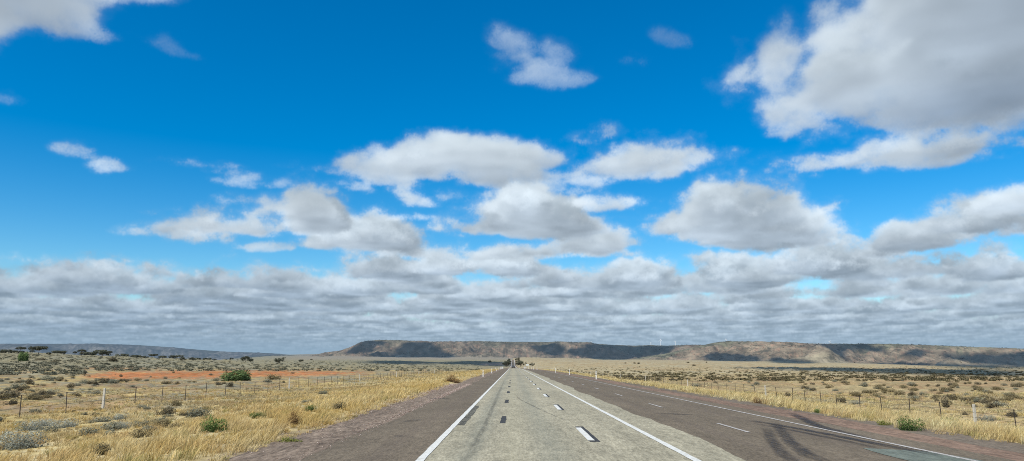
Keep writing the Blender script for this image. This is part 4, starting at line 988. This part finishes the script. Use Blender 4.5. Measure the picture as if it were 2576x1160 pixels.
# ------------------------------------------------------------------ guide posts
m_post=simple('white_guide_post',(.82,.81,.76),.6,.06,5); m_red=simple('red_reflector',(.35,.03,.02),.25,.1,30,.6); m_grey=simple('grey_reflector',(.18,.18,.18),.25,.1,30,.6); m_band=simple('dark_band',(.08,.08,.08),.7,.2,12)
mb=MB(); mb.box((0,0,.5),(.11,.035,1.0),.96,0,.004); mb.box((0,0,1.005),(.09,.028,.012),.6); gp=mb.build('guide_post',m_post,link=False)
mb=MB(); mb.box((0,-.021,.84),(.045,.006,.09),1); rf=mb.build('reflector',m_red,link=False); rf2=rf.copy(); rf2.materials.clear(); rf2.materials.append(m_grey)
mb=MB(); mb.box((0,0,.62),(.114,.039,.03)); bd=mb.build('band',m_band,link=False)
def gpost(x,y,label,grp,tilt=0.,left=True):
    o=bpy.data.objects.new('guide_post',gp); COL.objects.link(o); o.location=(x,y,float(lay(y,.0))-.03); o.rotation_euler=(0,tilt,random.uniform(-.1,.1)); tag(o,label,'guide post',grp)
    for n_,m_ in (('reflector',rf if left else rf2),('band',bd)):
        c=bpy.data.objects.new(n_,m_); COL.objects.link(c); c.parent=o
GL='white guide posts along the left edge'; GR='white guide posts along the right edge'
for y,x,t,l in ((111,-4.35,.0,'nearest white guide post left of the road, beside the gravel shoulder'),(157,-4.4,.03,'second white guide post left of the road, beyond the nearest one'),(205,-4.45,-.28,'third left guide post, knocked askew and leaning to the left'),(246,-4.6,0,'fourth left guide post, just beyond the leaning one'),(284,-4.7,.02,'fifth left guide post, approaching the crest'),(322,-4.9,0,'sixth left guide post, at the crest'),(352,-5.0,0,'seventh left guide post, last before the crest drops')):
    gpost(x,y,l,GL,t)
for y,x,l in ((92,9.85,'nearest white guide post right of the road, on the gravel edge'),(129,9.35,'second white guide post right of the road'),(164,9.0,'third right guide post, beyond the gap'),(238,7.3,'fourth right guide post, first of the far cluster'),(262,6.9,'fifth right guide post, second of the far cluster'),(288,6.85,'sixth right guide post, third of the far cluster'),(312,6.2,'seventh right guide post, fourth of the far cluster'),(345,5.6,'eighth right guide post, near the crest'),(365,5.4,'ninth right guide post, last at the crest')):
    gpost(x,y,l,GR,.0,False)
# ------------------------------------------------------------------ bridge rails at the crest, sign
m_rail=simple('white_rail',(.78,.77,.72),.6,.08,4); m_galv=simple('galvanised_steel',(.42,.45,.45),.45,.12,6,.4,.6); m_signb=simple('sign_back',(.40,.47,.48),.5,.08,3,.4,.3); m_signw=simple('sign_panel',(.70,.74,.72),.5,.05,3)
def rail(x,y0,label,sgn):
    root=empty('bridge_rail',(x,y0,float(zroad(y0)))); tag(root,label,'guard rail'); z0=float(zroad(y0)); n=9; sp=2.6; top=[]
    for i in range(n):
        y=y0+sp*i; z=float(zroad(y))-z0; xx=sgn*(.9*math.exp(-i*.9))
        mb=MB(); mb.box((xx,y-y0,z+.42),(.12,.12,.95)); mb.build('post',m_rail,root); top.append((xx-sgn*.09,y-y0,z))
    for h in (.78,.45):
        mb=MB(); mb.tube([(a,b,c+h) for a,b,c in top],[.055]*n,6); mb.build('rail',m_rail,root)
rail(-5.2,372,'white bridge rail on the left side of the road crest',-1); rail(5.5,385,'white bridge rail on the right side of the road crest',1)
p=(6.15,352); root=empty('road_sign',(p[0],p[1],float(gz(*p)))); tag(root,'pale grey road sign on a single post right of the road crest','road sign')
mb=MB(); mb.tube([(0,0,-.2),(0,0,2.1)],.045,8); mb.build('post',m_galv,root)
mb=MB(); mb.box((.25,-.06,1.75),(1.25,.02,.62),1,0,.0); pn=mb.build('panel',m_signw,root)
mb=MB(); 
for dx_,dz_,sx_,sz_ in ((0,.31,1.29,.03),(0,-.31,1.29,.03),(-.63,0,.03,.59),(.63,0,.03,.59)): mb.box((.25+dx_,-.075,1.75+dz_),(sx_,.02,sz_))
mb.build('frame',m_signb,pn)
# ------------------------------------------------------------------ the car ahead
m_paint=simple('dark_car_paint',(.025,.03,.035),.3,.1,2,.5); m_glass=simple('car_glass',(.10,.13,.15),.08,.1,1,.8); m_tyre=simple('tyre_rubber',(.02,.02,.02),.9,.1,10); m_tail=simple('tail_light_red',(.30,.015,.012),.3,.1,10,.5); m_chrome=simple('plate_white',(.6,.6,.55),.4,.05,10); m_black=simple('black_plastic',(.03,.03,.03),.6,.1,10); m_rim=simple('wheel_alloy',(.35,.35,.36),.35,.1,6,.5,.8)
cy_=537; root=empty('car',(0.05,cy_,float(lay(cy_,.024)))); tag(root,'dark four-wheel-drive car seen from behind, driving over the road crest','car')
mb=MB()
def loft(mb,sec):
    V=[];F=[];n=len(sec[0])
    for s_ in sec: V+=s_
    for i in range(len(sec)-1):
        for k in range(n): F.append((i*n+k,i*n+(k+1)%n,(i+1)*n+(k+1)%n,(i+1)*n+k))
    F.append(tuple(range(n-1,-1,-1))); F.append(tuple((len(sec)-1)*n+k for k in range(n))); mb.add(V,F)
def sec(y,w,zb,zm,zt,wt): return [(-w*.94,y,zb),(w*.94,y,zb),(w,y,zb+.12),(w,y,zm),(wt,y,zt-.07),(wt*.9,y,zt),(-wt*.9,y,zt),(-wt,y,zt-.07),(-w,y,zm),(-w,y,zb+.12)]
loft(mb,[sec(-2.35,.90,.48,.98,1.02,.86),sec(-2.30,.94,.42,1.05,1.70,.72),sec(-2.0,.95,.40,1.06,1.82,.75),sec(-.2,.95,.40,1.04,1.83,.75),sec(.35,.95,.40,1.03,1.76,.72),sec(1.0,.95,.40,1.02,1.10,.84),sec(2.1,.93,.42,.98,1.02,.82),sec(2.4,.86,.48,.86,.90,.74)])
mb.build('body',m_paint,root,smooth=False)
mb=MB(); mb.add([(-.72,-2.372,1.10),(.72,-2.372,1.10),(.62,-2.325,1.60),(-.62,-2.325,1.60)],[(0,1,2,3)]); mb.build('rear_window',m_glass,root)
for s_ in (-1,1):
    mb=MB(); mb.add([(s_*.955,-1.9,1.12),(s_*.955,.6,1.12),(s_*.80,.3,1.62),(s_*.80,-1.85,1.68)],[(0,1,2,3)]); mb.build('side_window',m_glass,root)
    mb=MB(); mb.box((s_*.82,-2.36,.98),(.16,.06,.34),.9,0,.01); mb.build('tail_light',m_tail,root)
    for yy in (-1.45,1.45):
        mb=MB(); mb.tube([(s_*.74,yy,.38),(s_*.78,yy,.38),(s_*.95,yy,.38),(s_*.97,yy,.38)],[.34,.38,.38,.34],18); wh=mb.build('wheel',m_tyre,root)
        mb=MB(); mb.tube([(s_*.965,yy,.38),(s_*.98,yy,.38)],[.22,.2],14); mb.build('rim',m_rim,wh)
    mb=MB(); mb.box((s_*1.06,.75,1.15),(.18,.10,.16),.85,0,.02); mb.build('wing_mirror',m_black,root)
mb=MB(); mb.box((0,-2.40,.56),(1.72,.14,.22),.97,0,.03); mb.build('bumper',m_black,root)
mb=MB(); mb.box((0,-2.40,.86),(.38,.015,.12)); mb.build('number_plate',m_chrome,root)
mb=MB(); mb.tube([(.35,-2.42,1.02),(.35,-2.56,1.02)],[.36,.36],18); mb.build('spare_wheel',m_tyre,root)
# ------------------------------------------------------------------ wind turbines on the plateau
m_turb=simple('turbine_white',(.62,.66,.70),.45,.04,.2)  # white greyed and blued: distance haze put into the colour
def turbine(px,hub_y,Rg,tower_px,label,yaw,spin,blade_px):
    dx,dy,dz=[float(q) for q in s_ray(px,hub_y)]; h_=math.hypot(dx,dy); x=dx/h_*Rg; y=dy/h_*Rg; zh=EYE+dz/h_*Rg
    k=Rg/2990.; H=tower_px*k; bl=blade_px*k
    root=empty('wind_turbine',(x,y,zh-H)); tag(root,label,'wind turbine'); root.rotation_euler=(0,0,yaw)
    mb=MB(); mb.tube([(0,0,0),(0,0,H*.5),(0,0,H-2)],[4.2,3.6,2.8],14); mb.build('tower',m_turb,root)
    mb=MB(); mb.box((0,3.,H),(5.5,15.,5.8),.94,0,.8); mb.build('nacelle',m_turb,root)
    mb=MB(); mb.tube([(0,-4.6,H),(0,-6.5,H),(0,-8.6,H)],[2.6,2.3,.6],12); hb=mb.build('hub',m_turb,root,smooth=True)
    for i in range(3):
        a=spin+2*math.pi*i/3; mb=MB(); V=[];F=[]
        n=8
        for j in range(n+1):
            t=j/n; rr_=1.5+t*bl; c=(2.2+2.6*math.sin(math.pi*min(1,t*1.9+.12))*(t<.46)+ (t>=.46)*2.6*(1-t)/.54)*.9+.3; th=.9*(1-t)+.12
            for q in ((-c*.35,0),(0,-th),(c*.65,0),(0,th)):
                u=q[0]; V.append((math.cos(a)*rr_-math.sin(a)*u,-6.5+q[1]+u*.35*(1-t),H+math.sin(a)*rr_+math.cos(a)*u))
        for j in range(n):
            for q in range(4): F.append((4*j+q,4*j+(q+1)%4,4*j+4+(q+1)%4,4*j+4+q))
        F.append((3,2,1,0)); F.append((4*n,4*n+1,4*n+2,4*n+3)); mb.add(V,F); mb.build('blade',m_turb,root)
turbine(2601,1337,8900,36,'largest white wind turbine, standing on the mesa edge',-1.15,1.57,14)
turbine(2659,1344,11000,26,'smaller thin wind turbine just right of the largest one',-1.3,1.4,7)
turbine(2563,1350,11500,22,'faint distant wind turbine just left of the largest one, mostly behind the ridge',-1.1,.5,4)
turbine(2859,1337,9500,24,'white wind turbine peeping over the left end of the rounded hill',-1.2,1.3,6)
turbine(3268,1345,9500,24,'wind turbine with its rotor showing above the middle of the rounded hills',-1.1,.9,5)
turbine(2329,1346,10500,20,'faint white wind turbine showing over the mesa above the road',-1.2,.4,4)
# ------------------------------------------------------------------ render settings
scene.render.engine='CYCLES'
scene.view_settings.view_transform='Standard'; scene.view_settings.look='None'; scene.view_settings.exposure=0; scene.view_settings.gamma=1
scene.render.resolution_x=1024; scene.render.resolution_y=461
cy=scene.cycles; cy.use_denoising=False; cy.pixel_filter_type='BLACKMAN_HARRIS'; cy.filter_width=1.0
try: cy.denoiser='OPENIMAGEDENOISE'; cy.denoising_input_passes='RGB_ALBEDO_NORMAL'; cy.denoising_prefilter='ACCURATE'
except Exception: pass
cy.max_bounces=5; cy.diffuse_bounces=2; cy.glossy_bounces=2; cy.transparent_max_bounces=12; cy.transmission_bounces=3
cy.sample_clamp_indirect=5
scene.render.film_transparent=False
